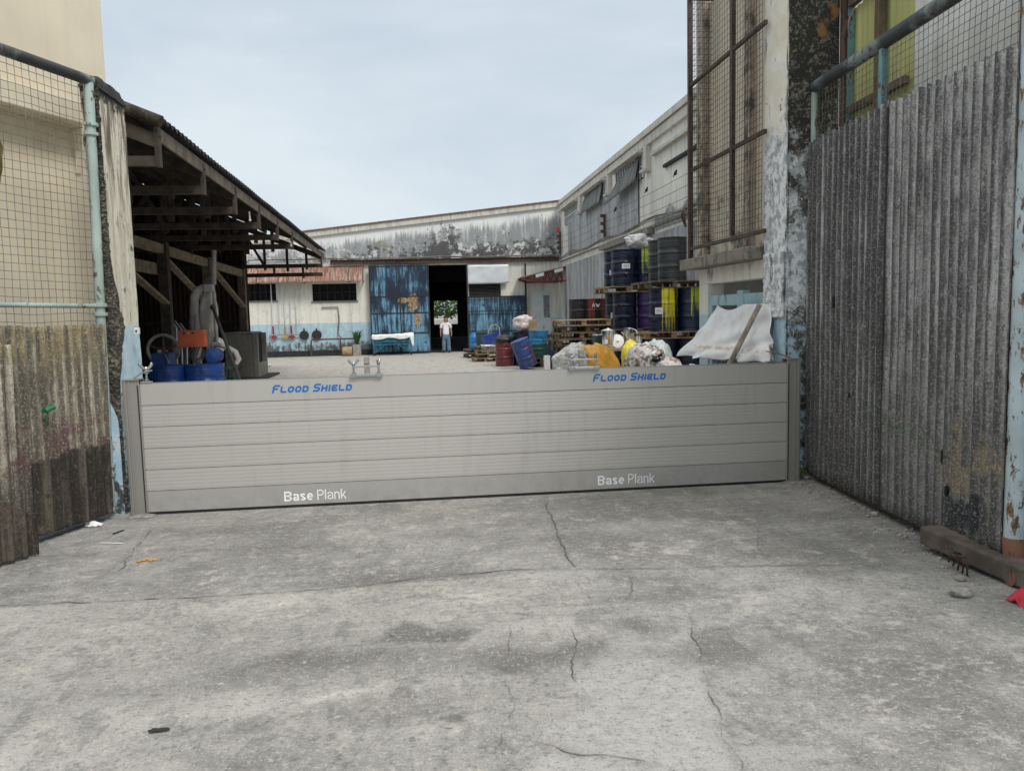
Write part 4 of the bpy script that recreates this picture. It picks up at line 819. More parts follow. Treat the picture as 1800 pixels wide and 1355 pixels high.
tag(m.build('rubble', M['stone'], smooth=40), 'broken mortar rubble at the pillar foot', kind='stuff')
# ------------------------------------------------------------------ walls and buildings just outside each leaf
lb = thing('beige_building', 'beige plastered building rising behind the left gate mesh', 'building', (-3.6, 7.6, 0))
WA = Vector((-3.09, 8.46, 0)); wd_ = Vector((-.41, -.91, 0)).normalized(); wn = Vector((-wd_.y, wd_.x, 0)); wn = wn if wn.x < 0 else -wn
m = MB()
m.prism([WA, WA+wd_*4.2, WA+wd_*4.2+wn*3, WA+wn*3], (0, 0, 7.5)); m.build('wall', M['left_building'], lb)
m = MB(); m.prism([WA+wd_*.38-wn*.003+UPV*3.62, WA+wd_*4.2-wn*.003+UPV*3.62, WA+wd_*4.2-wn*.24+UPV*3.62, WA+wd_*.50-wn*.24+UPV*3.62], (0, 0, .20)); m.build('ledge', M['left_building'], lb, bevel=.01)
m = MB(); m.prism([WA+wd_*.42-wn*.002+UPV*3.2, WA+wd_*.47-wn*.002+UPV*3.2, WA+wd_*.47-wn*.06+UPV*3.615, WA+wd_*.42-wn*.06+UPV*3.615], (.02, 0, 0)); m.build('bracket', M['left_building'], lb)
# building behind the right leaf: mouldy pier, yellow sheets in a teal frame, white wall, brown post
rb = thing('yellow_clad_building', 'building behind the right gate with yellow sheets and white wall panel', 'building', (4.6, 6, 0))
YA = Vector((4.25, 7.40, 0)); yd = Vector((-.075, -.997, 0)).normalized(); yn = Vector((.997, -.075, 0))
def seg(m, a0, a1, z0, z1, d0=0., d1=.2): m.prism([YA+yd*a0+yn*d0+UPV*z0, YA+yd*a1+yn*d0+UPV*z0, YA+yd*a1+yn*d1+UPV*z0, YA+yd*a0+yn*d1+UPV*z0], (0, 0, z1-z0))
m = MB(); seg(m, 1.16, 5, 0, 7, .03, .4); m.build('white_panel', M['street_wall'], rb)
m = MB(); corr(m, YA+yd*.0+yn*.05, yd, UPV, 1.16, 1, .10, .012, lambda a: 0, lambda a: 4.62, 8, 4, yn); corr(m, YA+yn*.05, yd, UPV, 1.16, 1, .1, .012, lambda a: 4.72, lambda a: 7, 8, 4, yn); m.build('yellow_sheet', M['yellow_sheet'], rb, smooth=60)
m = MB(); seg(m, 0, .09, 0, 7, -.03, .04); m.build('frame_post', M['teal_frame'], rb)
m = MB(); seg(m, .62, .70, 0, 7, -.04, .03); seg(m, .09, .62, 3.62, 3.68, -.03, .03); seg(m, .70, 1.10, 3.62, 3.68, -.03, .03); seg(m, .09, .62, 4.62, 4.72, -.03, .03); seg(m, .70, 1.10, 4.62, 4.72, -.03, .03); m.build('frame_bar', M['brown_post'], rb)
m = MB(); m.tube([YA+Vector((-.06, -.06, .3)), YA+Vector((-.06, -.06, 7))], .035, 10); m.build('downpipe', M['rust_steel'], rb, smooth=50)
m = MB(); seg(m, 2.62, 2.86, 0, 7, -.10, .028); m.build('corner_post', M['brown_post'], rb)
# ------------------------------------------------------------------ far warehouse across the yard
FY = 36.0
fw = thing('warehouse', 'long low warehouse at the back of the yard with stained sloping gable and blue doors', 'warehouse', (0, FY, 0))
def holed_wall(m, x0, x1, z0, z1, y0, y1, holes):
    X = sorted({x0, x1, *[h[0] for h in holes], *[h[1] for h in holes]}); Z = sorted({z0, z1, *[h[2] for h in holes], *[h[3] for h in holes]})
    ins = lambda a, b: any(h[0] <= a <= h[1] and h[2] <= b <= h[3] for h in holes)
    for i in range(len(X)-1):
        for j in range(len(Z)-1):
            a, b, c, d = X[i], X[i+1], Z[j], Z[j+1]
            if ins((a+b)/2, (c+d)/2): continue
            m.poly([(a, y0, c), (b, y0, c), (b, y0, d), (a, y0, d)]); m.poly([(b, y1, c), (a, y1, c), (a, y1, d), (b, y1, d)])
    for a, b, c, d in holes:
        m.poly([(a, y0, c), (a, y1, c), (a, y1, d), (a, y0, d)]); m.poly([(b, y1, c), (b, y0, c), (b, y0, d), (b, y1, d)]); m.poly([(a, y0, d), (a, y1, d), (b, y1, d), (b, y0, d)])
        if c > z0: m.poly([(a, y1, c), (a, y0, c), (b, y0, c), (b, y1, c)])
W1 = (-7.9, -6.48, 2.58, 3.34); W2 = (-4.88, -2.9, 2.5, 3.28); OP = (.39, 2.23, 0, 4.05); LV = (2.25, 3.75, 2.55, 3.15)
m = MB(); holed_wall(m, -16, 6.65, 0, 4.25, FY, FY+.3, [W1, W2, OP, LV]); m.build('wall', M['far_wall'], fw)
zt = lambda x: 6.02+.1095*x
m = MB(); m.prism([(-16, FY+.002, 4.25), (6.65, FY+.002, 4.25), (6.65, FY+.002, zt(6.65)-.05), (-16, FY+.002, zt(-16)-.05)], (0, .28, 0)); m.build('gable_wall', M['far_wall_upper'], fw)
m = MB()
for a, b in ((-16, -3.6), (-3.58, 1.5), (1.52, 6.65)): m.prism([(a, FY-.12, zt(a)-.10), (b, FY-.12, zt(b)-.10), (b, FY-.12, zt(b)+.14), (a, FY-.12, zt(a)+.14)], (0, .5, 0))
m.build('fascia', M['coping'], fw)
m = MB(); m.prism([(-16, FY-.18, zt(-16)+.145), (6.65, FY-.18, zt(6.65)+.145), (6.65, FY-.18, zt(6.65)+.20), (-16, FY-.18, zt(-16)+.20)], (0, .9, 0)); m.build('flashing', M['rust_orange'], fw)
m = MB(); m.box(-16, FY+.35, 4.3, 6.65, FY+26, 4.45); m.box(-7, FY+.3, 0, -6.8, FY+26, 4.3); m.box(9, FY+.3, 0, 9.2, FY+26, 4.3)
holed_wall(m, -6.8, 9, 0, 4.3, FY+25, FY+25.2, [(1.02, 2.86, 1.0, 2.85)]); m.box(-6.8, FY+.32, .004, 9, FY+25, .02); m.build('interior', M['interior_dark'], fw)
m = MB(); m.bar((1.02, FY+24.98, 1.5), (2.86, FY+24.98, 1.5), .05, .04); m.bar((2.05, FY+24.98, 1.0), (2.05, FY+24.98, 1.5), .05, .04); m.build('rear_rail', M['dark_wood'], fw)
m = MB(); m.box(-4.0, FY-.16, 4.13, 6.5, FY-.002, 4.30); m.box(-4.0, FY-.22, 4.30, 6.5, FY-.002, 4.325); m.build('door_track', M['rust_steel'], fw)
m = MB(); m.box(-7.6, FY-.14, 4.36, -4.05, FY-.1, 4.40); m.build('conduit', M['cable_black'], fw)
# awning over the two windows
m = MB(); corr(m, (-9.6, FY-.02, 4.06), (1, 0, 0), (0, -.70, -.72), 7.10, 1.0, .105, .018, rag(2, .01, 3), lambda a: 1.0+.02*mn.noise(Vector((a*2, 1, 1))), 8, 6); m.build('awning', M['rusty_awning'], fw, smooth=60, solid=.006)
m = MB()
for x in (-9, -7.2, -5.2, -3.2, -2.56): m.bar((x, FY-.01, 3.35), (x, FY-.66, 3.35), .05, .05); m.bar((x, FY-.05, 3.98), (x, FY-.66, 3.38), .05, .05)
m.build('awning_bracket', M['dark_wood'], fw)
for (a, b, c, d) in (W1, W2):
    m = MB(); m.box(a-.001, FY+.2, c-.001, b+.001, FY+.24, d+.001); o = m.build('window', M['dark_void'], fw)
    m = MB()
    for x in np.linspace(a, b, 7): m.box(x-.02, FY+.10, c, x+.02, FY+.14, d)
    m.box(a, FY+.101, (c+d)/2-.02, b, FY+.139, (c+d)/2+.02); m.build('frame', M['soot_black'], o)
    m = MB(); m.box(a-.06, FY-.05, c-.07, b+.06, FY+.08, c-.005); m.build('sill', M['dark_concrete'], o)
# plinth
m = MB(); m.box(-16, FY-.05, 0, -2.3, FY-.002, .26); m.build('plinth', M['soot_black'], fw)
# left sliding door, ajar; panels and straps
dl = MB(); dl.box(-2.29, FY-.30, .05, .41, FY-.24, 4.06); o = dl.build('sliding_door', M['door_blue'], fw)
m = MB()
for z in (.06, .92, 1.84, 2.6, 3.98): m.box(-2.30, FY-.315, z, .42, FY-.301, z+.05)
for x in (-2.30, -.95, .36): m.box(x, FY-.312, .11, x+.05, FY-.3011, 3.98)
m.build('door_frame', M['cart_blue'] if False else M['soot_black'], o)
# right sliding door: boarded top, dark louvre, blue lower panels
dr = MB(); dr.box(2.17, FY-.20, .06, 4.9, FY-.14, 2.52); o = dr.build('sliding_door', M['door_blue_light'], fw)
m = MB()
for z in (.9, 1.72, 2.40): m.box(2.16, FY-.212, z, 4.91, FY-.201, z+.025)
m.box(2.14, FY-.22, .04, 2.19, FY-.13, 4.04); m.box(4.86, FY-.22, .04, 4.93, FY-.13, 4.04); m.box(2.19, FY-.213, 2.5, 4.86, FY-.13, 2.56); m.build('door_frame', M['soot_black'], o)
m = MB(); m.grid(lambda u, v: (2.2+1.92*u, FY-.235-.02*math.sin(u*9)*v-.03*mn.noise(Vector((u*3, v*2, 3))), 3.13+.87*v+.03*(1-v)*sstep(.85, 1, u)), 20, 10); m.build('boarding_sheet', M['galv_light'], o, smooth=60, solid=.01)
m = MB(); m.box(2.25, FY+.15, 2.55, 3.75, FY+.2, 3.15)
o2 = m.build('louvre', M['dark_void'], fw)
m = MB()
for i in range(9): m.bar((2.25, FY+.06, 2.6+i*.065), (3.75, FY+.06, 2.6+i*.065), .05, .012)
m.build('slat', M['dark_concrete'], o2)
# small white door and door canopy in the corner
m = MB(); m.box(5.30, FY-.03, .05, 6.12, FY-.002, 2.75); o = m.build('frame', M['galv_light'], fw)
m = MB(); m.box(5.66, FY-.07, .08, 6.1, FY-.031, 2.66); o = m.build('door', M['pale_grey_door'], fw)
m = MB(); m.box(5.74, FY-.078, 1.5, 6.03, FY-.071, 2.55); m.build('door_glass', M['door_glass'], o)
m = MB(); m.tube([(5.71, FY-.08, 1.0), (5.71, FY-.12, 1.0), (5.71, FY-.12, 1.12)], .018, 6); m.build('handle', M['steel_grey'], o)
# pipes with coloured valves on the left part of the wall
PX = [479, 491, 501, 511, 521]; cols = ['bright_red', None, 'bright_yellow', 'bright_red', None]
for px, c in zip(PX, cols):
    x = at(px, 560, FY-.09).x; m = MB(); m.tube([(x, FY-.09, 3.3), (x, FY-.09, 1.42 if c else 1.15)], .024, 8); o = m.build('water_pipe', M['galv_light'], fw, smooth=50)
    if c:
        m = MB(); m.tube([(x, FY-.10, 1.42), (x+.02, FY-.12, 1.0)], .038, 8); m.tube([(x+.02, FY-.16, .92), (x+.02, FY-.08, .92)], .095, 14); m.tube([(x-.14, FY-.13, .92), (x+.18, FY-.13, .92)], .03, 6); m.build('valve', M[c], o, smooth=50)
m = MB(); xa, xb = at(475, 585, FY).x, at(528, 585, FY).x; m.tube([(xa, FY-.14, 1.02), (xb, FY-.14, 1.02)], .03, 8); m.tube([(xa, FY-.002, 1.02), (xa, FY-.14, 1.02)], .03, 8); m.build('pipe_rack', M['steel_grey'], fw, smooth=50)
for px, r in ((535, .21), (557, .22)):
    x = at(px, 587, FY).x; m = MB(); m.tube([(x, FY-.10, .97), (x, FY-.03, .97)], r, 16); m.tube([(x, FY-.06, .97+r), (x, FY-.06, 1.28)], .03, 6); m.build('hose_reel', M['soot_black'], fw, smooth=40)
def wp(px, py, d=.35): v = at(px, py, FY-d); return (v.x, FY-d, max(.03, v.z))
m = MB(); m.tube([wp(547, 632), wp(547, 599), wp(549, 597), wp(625, 595), wp(629, 598), wp(629, 620)], .035, 8); m.tube([wp(598, 596), wp(598, 618)], .03, 8); m.tube([wp(565, 541, .06), wp(594, 540, .06), wp(596, 560, .06), wp(594, 588, .06), wp(600, 594, .3)], .022, 8); m.build('pipe_frame', M['rust_steel'], fw, smooth=50)
v = at(611, 621, FY-.6); pt = thing('paint_can', 'tan metal can lying on its side by the warehouse wall', 'can', (v.x, FY-.6, 0))
m = MB(); R90 = Matrix.Rotation(PI/2, 3, 'Y'); m.lathe([(.19, -.22), (.21, -.2), (.21, .2), (.19, .22)], 16, (v.x, FY-.6, .21), R90); m.build('can_body', M['cardboard'], pt, smooth=40)
m = MB(); m.lathe([(.02, .225), (.16, .226)], 16, (v.x, FY-.6, .21), R90); m.build('lid', M['steel_grey'], pt)
v = at(628, 621, FY-.5); pt = thing('potted_plant', 'wispy dark plant in a square pot beside the blue door', 'plant', (v.x, FY-.5, 0))
m = MB(); m.prism([(v.x-.18, FY-.68, 0), (v.x+.18, FY-.68, 0), (v.x+.18, FY-.32, 0), (v.x-.18, FY-.32, 0)], (0, 0, .5)); m.build('pot', M['stone'], pt, bevel=.02)
m = MB()
for i in range(70):
    a = rnd.uniform(0, 2*PI); l = rnd.uniform(.5, 1.0); d = Vector((math.cos(a), math.sin(a), 0)); s = Vector((-d.y, d.x, 0))*.02; b = Vector((v.x, FY-.5, .45)); k = rnd.uniform(.35, 1)
    m.add([b-s, b+s, b+d*l*.3*k+Vector((0, 0, l*.6))+s, b+d*l*.3*k+Vector((0, 0, l*.6))-s, b+d*l*.62*k+Vector((0, 0, l*.75))], [(0, 1, 2, 3), (3, 2, 4)])
m.build('leaves', M['leaf_dark'], pt)
# steel truss canopy over the corner door
cp = thing('door_canopy', 'small red steel truss canopy with thin roof over the corner door', 'canopy', (5.8, FY-1, 3.2))
a0, b0 = Vector((4.55, FY-1.3, 3.30)), Vector((7.0, FY-1.3, 3.85)); by = Vector((0, 1.25, 0))
m = MB(); m.grid(lambda u, v: a0.lerp(b0, u)+by*v+Vector((0, 0, .06+.012*math.sin(u*90))), 120, 2); m.build('roof_sheet', M['galv'], cp, solid=.012)
for k in (0, 1):
    m = MB(); o_ = by*k*.98
    p0, p1 = a0+o_, b0+o_; q0, q1 = a0+o_+Vector((.45, 0, -.12)), Vector((7.0, p0.y, 3.16))
    q0 = Vector((4.95, p0.y, 3.16)); m.bar(p0, p1, .06, .07); m.bar(q0, q1, .05, .06); m.bar(p0+Vector((.02, 0, 0)), q0, .05, .05)
    n = 7
    for i in range(n):
        A_ = q0.lerp(q1, i/n); B_ = p0.lerp(p1, (i+.5)/n*.86+.14); C_ = q0.lerp(q1, (i+1)/n); m.bar(A_, B_, .04, .03); m.bar(B_, C_, .04, .03)
    m.bar(p1-Vector((.03, 0, 0)), q1-Vector((.03, 0, 0)), .05, .05); m.build('truss', M['red_steel'], cp)
m = MB()
for t0, t1 in ((.27, .42), (.62, .78)): m.prism([a0.lerp(b0, t0)+Vector((0, -.045, -.13)), a0.lerp(b0, t1)+Vector((0, -.045, -.13)), a0.lerp(b0, t1)+Vector((0, -.045, .02)), a0.lerp(b0, t0)+Vector((0, -.045, .02))], (0, .008, 0))
m.build('white_plate', M['paper_white'], cp)
m = MB(); m.bar(Vector((6.55, FY-1.25, 0)), Vector((6.55, FY-1.25, 3.2)), .06, .06); m.bar(Vector((6.3, FY-1.25, 0)), Vector((6.3, FY-1.25, 3.2)), .05, .05); m.build('post', M['galv'], cp)
# greenery seen through the dark hall, with a low white wall
tr = thing('tree', 'bright leafy tree seen through the far opening of the dark hall', 'tree', (2.0, FY+32, 0))
m = MB(); m.tube([(2.6, FY+32.5, 0), (2.7, FY+32.5, 1.3), (2.4, FY+32.5, 2.4)], [.12, .10, .05], 8); m.build('trunk', M['shed_wood'], tr)
m = MB(); m2 = MB()
for i in range(5200):
    k = (m, m2)[i % 2]; d = Vector((rnd.gauss(0, 1), rnd.gauss(0, 1), rnd.gauss(0, 1))).normalized()*rnd.uniform(.5, 1)**.5
    c = Vector((2.0+d.x*3.2, FY+32+d.y*2, 2.75+d.z*1.25)); 
    if mn.noise(c*1.3) < -.32: continue
    a, b = Vector((rnd.gauss(0, 1), rnd.gauss(0, 1), rnd.gauss(0, 1))).normalized()*.13, Vector((rnd.gauss(0, 1), rnd.gauss(0, 1), rnd.gauss(0, 1))).normalized()*.08; k.add([c-a, c+b, c+a, c-b], [(0, 1, 2, 3)])
m.build('crown', M['leaf_bright'], tr); m2.build('crown', M['leaf_dark'], tr)
m = MB(); m.box(-8, FY+29, 0, 14, FY+29.2, 1.35); bw = m.build('garden_wall', M['white_wall'], origin=(2, FY+29, 0)); tag(bw, 'low white wall seen beyond the dark hall below the tree', 'wall')
# ------------------------------------------------------------------ right warehouse, long side running to the corner
RX = 6.65
rw = thing('warehouse', 'long two-storey warehouse down the right side with grey cladding and shuttered windows', 'warehouse', (RX, 24, 0))
m = MB(); m.box(RX, 9.5, 0, RX+.3, FY-.001, 6.45); m.box(RX+.3, 9.5, 0, RX+9, 9.8, 6.4); m.build('wall', M['right_wall'], rw)
m = MB(); m.box(RX-.10, 9.4, 6.43, RX+.35, FY-.2, 6.66); m.box(RX-.16, 9.4, 6.69, RX+.40, FY-.2, 6.84); m.build('fascia', M['coping'], rw)
m = MB(); m.box(RX-.13, 9.4, 6.842, RX+9, FY+.6, 6.88); m.build('roof', M['galv'], rw)
m = MB(); m.box(RX-.05, 9.4, 6.661, RX+.3, FY-.2, 6.689); m.build('gutter_gap', M['soot_black'], rw)
def clad(y0, y1, z0, z1, mat, off=.05, pitch=.22, amp=.014, lo=None, hi=None):
    m = MB(); corr(m, (RX-off, y0, z0), (0, 1, 0), (0, 0, 1), y1-y0, z1-z0, pitch, amp, lo, hi, 8, 5, (-1, 0, 0)); return m.build('cladding', M[mat], rw, smooth=50)
clad(22.9, 34.2, 4.28, 5.75, 'grey_cladding', .04, .9, .008); clad(12, 34.8, 0, 3.86, 'grey_cladding', .05, .2, .016, None, lambda a: 3.86+.0*a)
clad(17.0, 21.3, 3.98, 4.2, 'grey_cladding', .045, .3, .01, None, lambda a: .55-.25*abs(math.sin(a*2.1))+.05*mn.noise(Vector((a*7, 1, 1))))
m = MB(); m.box(RX-.22, 21.4, 3.9, RX-.002, 27.4, 4.05); m.box(RX-.10, 9.5, 4.06, RX-.06+.0, 35.6, 4.12); m.build('ledge', M['ledge_concrete'], rw)
for y0, y1 in ((31.9, 34.7), (27.0, 30.3), (22.4, 25.5)):
    m = MB(); m.box(RX-.03, y0, 5.62, RX-.004, y1, 6.28); o = m.build('window', M['dark_void'], rw)
    m = MB()
    for y in np.arange(y0, y1+.01, .28): m.box(RX-.07, y-.03, 5.62, RX-.031, y+.03, 6.28)
    m.box(RX-.068, y0, 5.93, RX-.032, y1, 5.97); m.build('grille', M['galv_light'], o)
    m = MB(); m.box(RX-.30, y0-.3, 6.29, RX-.003, y1+.3, 6.36); m.build('hood', M['coping'], o)
def shutter(pts, mat='dark_shutter'):
    """pts: top-far, top-near, bottom-near, bottom-far as (y, z, out)"""
    A_, B_, C_, D_ = [Vector((RX-.10-p[2], p[0], p[1])) for p in pts]; m = MB()
    m.grid(lambda u, v: A_.lerp(B_, u).lerp(D_.lerp(C_, u), v)+Vector((-.015*math.sin(u*2*PI*7), 0, 0)), 80, 6); m.build('shutter', M[mat], rw, smooth=60, solid=.01)
shutter([(30.2, 6.24, 0), (27.2, 6.30, 0), (27.2, 5.58, .14), (30.4, 5.55, .18)]); shutter([(25.0, 5.95, .04), (22.6, 6.27, .0), (22.6, 5.55, .14), (25.6, 5.25, .34)])
m = MB(); m.box(RX-.09, 17.6, 5.52, RX-.003, 20.4, 5.60); m.build('mould_ledge', M['soot_black'], rw); m = MB(); m.box(RX-.14, 14, 6.02, RX-.003, 21.4, 6.10); m.build('string_course', M['coping'], rw)
for y in (31.2, 26.4, 21.9, 17.2): m = MB(); m.box(RX-.14, y-.16, 5.75, RX-.003, y+.16, 6.42); m.box(RX-.24, y-.2, 5.68, RX-.001, y+.2, 5.749); m.build('wall_bracket', M['coping'], rw)
# electric wires and cables along that wall
for (nm, y, z0, z1) in (('far', 35.7, 4.5, 5.45), ('near', 27.0, 4.35, 5.15)):
    it = thing('insulator_rack', 'rack of three dark insulators in the corner below a red lamp' if nm == 'far' else 'rack of three dark insulators halfway along the warehouse wall', 'insulator rack', (RX-.14, y, z0), group='insulator racks carrying the wall wires')
    m = MB(); m.box(RX-.14, y-.03, z0, RX-.06, y+.03, z1); m.build('bracket', M['rust_steel'], it)
    for i in range(3):
        m = MB(); m.lathe([(.03, -.06), (.07, -.04), (.05, 0), (.07, .04), (.03, .06)], 12, (RX-.2, y, z0+.2+i*.27)); m.build('insulator', M['insulator'], it, smooth=40)
    if nm == 'far': m = MB(); m.tube([(RX-.2, y, z1-.02), (RX-.2, y, z1+.2)], .07, 10); m.build('lamp', M['red_lamp'], it, smooth=40)
def sagline(a, b, sag, n=14): a = Vector(a); b = Vector(b); return [a.lerp(b, i/n)+Vector((0, 0, -sag*4*(i/n)*(1-i/n))) for i in range(n+1)]
for i in range(3):
    m = MB(); m.tube(sagline((RX-.21, 35.7, 4.70+i*.27), (RX-.21, 27, 4.55+i*.27), .12), .006, 4); m.tube(sagline((RX-.21, 27, 4.55+i*.27), (RX-.3, 9.6, 4.62+i*.27), .18), .006, 4)
    tag(m.build('overhead_wire', M['cable_black'], origin=(RX-.21, 27, 4.55+i*.27)), ('lowest', 'middle', 'topmost')[i]+' of the three thin wires along the warehouse wall', 'wire', 'wires along the warehouse wall')
m = MB()
for k in range(4):
    pts = [Vector((RX-.16-.03*(k % 2)+.03*mn.noise(Vector((y*.8, k, 0))), y, 4.19+.022*k+.09*mn.noise(Vector((y*.35, k*.3, 3)))-.04*math.sin(y*1.1))) for y in np.linspace(9.6, 35.6, 70)]
    m.tube(pts, .013, 5)
tag(m.build('cable_bundle', M['cable_grey'], origin=(RX-.16, 22, 4.2)), 'loose bundle of grey cables draped along the right warehouse wall', 'cable')
m = MB()
for k in range(2):
    pts = [Vector((x, FY-.26-.02*k, 4.36+.03*k+.05*mn.noise(Vector((x*.5, k, 0))))) for x in np.linspace(-5, 6.5, 40)]; m.tube(pts, .02, 5)
tag(m.build('cable_bundle', M['cable_grey'], origin=(0, FY-.26, 4.36)), 'pale cables running above the sliding door track', 'cable')
for (y, z, s) in ((25.0, 4.98, 'left'), (21.5, 5.05, 'middle'), (19.0, 5.07, 'right')):
    m = MB(); c = Vector((RX-.21, y, z)); m.sphere(c+Vector((0, 0, .06)), (.04, .07, .05), 8, 6); m.sphere(c+Vector((0, -.07, .11)), .03, 8, 6); m.tube([c+Vector((0, .06, .05)), c+Vector((0, .16, .0))], [.02, .012], 5)
    tag(m.build('bird', M['soot_black'], origin=c, smooth=60), {'left': 'small dark bird on the wires in front of the grey cladding', 'middle': 'small dark bird perched between the two others on the wires', 'right': 'small dark bird on the wires closest to the rusty cage'}[s], 'bird', 'birds perched on the wires')
# ------------------------------------------------------------------ open timber shed on the left
sh = thing('open_shed', 'dark open-sided timber shed with corrugated roof and trusses on the left', 'shed', (-6, 17, 0))
EX, PXs = -3.05, -5.6
def rz(x, y): return 4.13-.018*(y-10)*.9 + (EX-x)*.40      # roof underside height
RY0, RY1 = 10.0, 26.0
m = MB()
def roof(u, v):
    y = RY0+(RY1-RY0)*u; x = EX-(7.5*v)
    return (x, y, rz(x, y)+.06+.032*math.cos(2*PI*(y-RY0)/.177)+.02*mn.noise(Vector((y*.6, x*.6, 1))))
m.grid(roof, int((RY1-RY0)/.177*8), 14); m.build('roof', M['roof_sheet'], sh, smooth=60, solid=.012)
m = MB(); m.tube([(EX+.01-7.5*t, RY0-.03, rz(EX-7.5*t, RY0)+.02) for t in np.linspace(0, 1, 8)], .075, 12); m.build('verge_tile', M['asbestos_dark'], sh, smooth=50)
m = MB()
for i in range(8): y0_, y1_ = RY0+i*2.03, RY0+(i+1)*2.03-.01; m.bar((EX-.07, y0_, rz(EX, y0_)-.10), (EX-.07, y1_, rz(EX, y1_)-.10), .03, .17)
m.build('fascia', M['shed_wood'], sh)
m = MB()
for k in range(6):
    x = EX-.6-k*1.25; m.bar((x, RY0, rz(x, RY0)-.05), (x, RY1, rz(x, RY1)-.05), .07, .11)
m.build('purlin', M['dark_wood'], sh)
TY = [10.05+1.95*k for k in range(6)]+[25.5]
for i, y in enumerate(TY):
    m = MB(); zb = 3.70-.018*(y-10); xa = EX-.06
    m.bar((xa, y, zb), (-10.2, y, zb), .08, .12); m.bar((xa, y+.0, rz(xa, y)-.22), (-10.2, y, rz(-10.2, y)-.22), .085, .16)
    m.box(xa-.035, y-.055, zb-.07, xa+.015, y+.055, rz(xa, y)-.08)
    for j, x in enumerate((-3.6, -4.2, -4.9, -5.55, -6.5, -7.6, -9)): m.bar((x, y+.065, zb-.12-.05*(j % 2)), (x, y+.065, rz(x, y)-.2), .08, .035); 
    for x0, x1 in ((-4.9, -5.55), (-6.5, -5.6), (-7.6, -6.6), (-9, -7.7)): m.bar((x0, y-.06, zb+.02), (x1, y-.06, rz(x1, y)-.25), .035, .08)
    if i >= 6: m.bar((xa, y+.01, zb-.28), (-5.6, y+.01, zb-.28), .07, .12); m.bar((-4.6, y-.06, zb-.34), (-4.6, y-.06, zb+.05), .07, .035); m.bar((-3.7, y-.06, zb-.4), (-3.7, y-.06, zb+.05), .07, .035)
    m.build('truss', M['dark_wood'], sh)
for y in (10.2, 14.1, 17.9, 21.4, 25.35):
    m = MB(); m.box(PXs-.11, y-.11, 0, PXs+.11, y+.11, 3.62-.018*(y-10)); m.build('post', M['shed_wood'] if y > 18 else M['dark_wood'], sh, bevel=.01)
    
    if y > 11: m = MB(); m.bar((PXs+.03, y-.1, 2.15), (PXs+.03, y-3.4, 3.1), .06, .15, (1, 0, 0)); m.build('brace', M['pale_wood'], sh)
m = MB(); m.bar((PXs, RY0+.2, 3.45), (PXs, RY1-.3, 3.2), .12, .2); m.bar((PXs-.13, 10, 2.95), (PXs-.13, 18, 2.9), .05, .25); m.build('eave_beam', M['pale_wood'], sh)
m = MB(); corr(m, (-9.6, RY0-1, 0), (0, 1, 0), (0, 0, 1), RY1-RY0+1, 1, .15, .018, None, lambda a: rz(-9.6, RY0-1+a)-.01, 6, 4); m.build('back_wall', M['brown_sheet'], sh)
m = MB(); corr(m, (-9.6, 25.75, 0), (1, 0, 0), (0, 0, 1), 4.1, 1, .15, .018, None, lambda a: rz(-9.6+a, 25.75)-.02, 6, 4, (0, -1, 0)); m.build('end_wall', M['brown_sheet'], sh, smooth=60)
m = MB(); m.bar((-9.5, 25.68, 1.7), (-5.55, 25.68, 1.7), .05, .1); m.build('wall_rail', M['dark_wood'], sh)
for (px, py, d) in ((438, 372, .16), (511, 425, .10)):
    v = onX(px, py, EX+.02); m = MB(); m.tube([v, v+Vector((.0, .02, -d*.5)), v+Vector((.01, -.02, -d))], .012, 5); m.sphere(v+Vector((.01, -.02, -d)), .025, 8, 6); m.build('rag', M['cloth_bag'], sh)
# ------------------------------------------------------------------ guard house with the caged balcony on the right
gh = thing('guard_house', 'small white guard house with blue base and projecting concrete ledge behind right pillar', 'guard house', (4.4, 8.9, 0))
GX, GY0, GY1 = 3.66, 7.95, 9.86
m = MB()
m.box(GX, GY0, 2.06, GX+.22, GY1, 2.26); m.box(GX, 9.55, 0, GX+.22, GY1, 2.06); m.box(GX+.22, 9.70, 0, 5.2, GY1, 2.26); m.box(GX, GY0, 0, GX+.22, 9.549, .55); m.build('wall', M['guard_wall'], gh, bevel=.008)
m = MB(); m.box(GX+1.1, GY0, 0, GX+1.2, 9.69, 2.25); m.box(GX+.222, GY0, 2.2, GX+1.1, 9.69, 2.259); m.build('inner_wall', M['dark_concrete'], gh)
m = MB(); m.box(3.48, 7.93, 2.262, 5.2, 10.12, 2.40); m.build('ledge', M['ledge_concrete'], gh, bevel=.012)
m = MB(); m.box(GX+.02, GY0, 1.78, GX+.09, 9.549, 1.91); m.box(GX+.021, 9.46, .55, GX+.088, 9.549, 1.779); m.box(GX+.021, 8.52, .55, GX+.088, 8.62, 1.779); m.box(GX+.012, 8.5, 1.70, GX+.099, 8.66, 1.95); w_ = m.build('window_frame', M['frame_blue'], gh, bevel=.004)
m = MB(); wires(m, (GX+.1, GY0, .56), (0, 1, 0), (0, 0, 1), 1.6, 1.2, .045, .003); m.build('window_mesh', M['wire_dark'], gh)
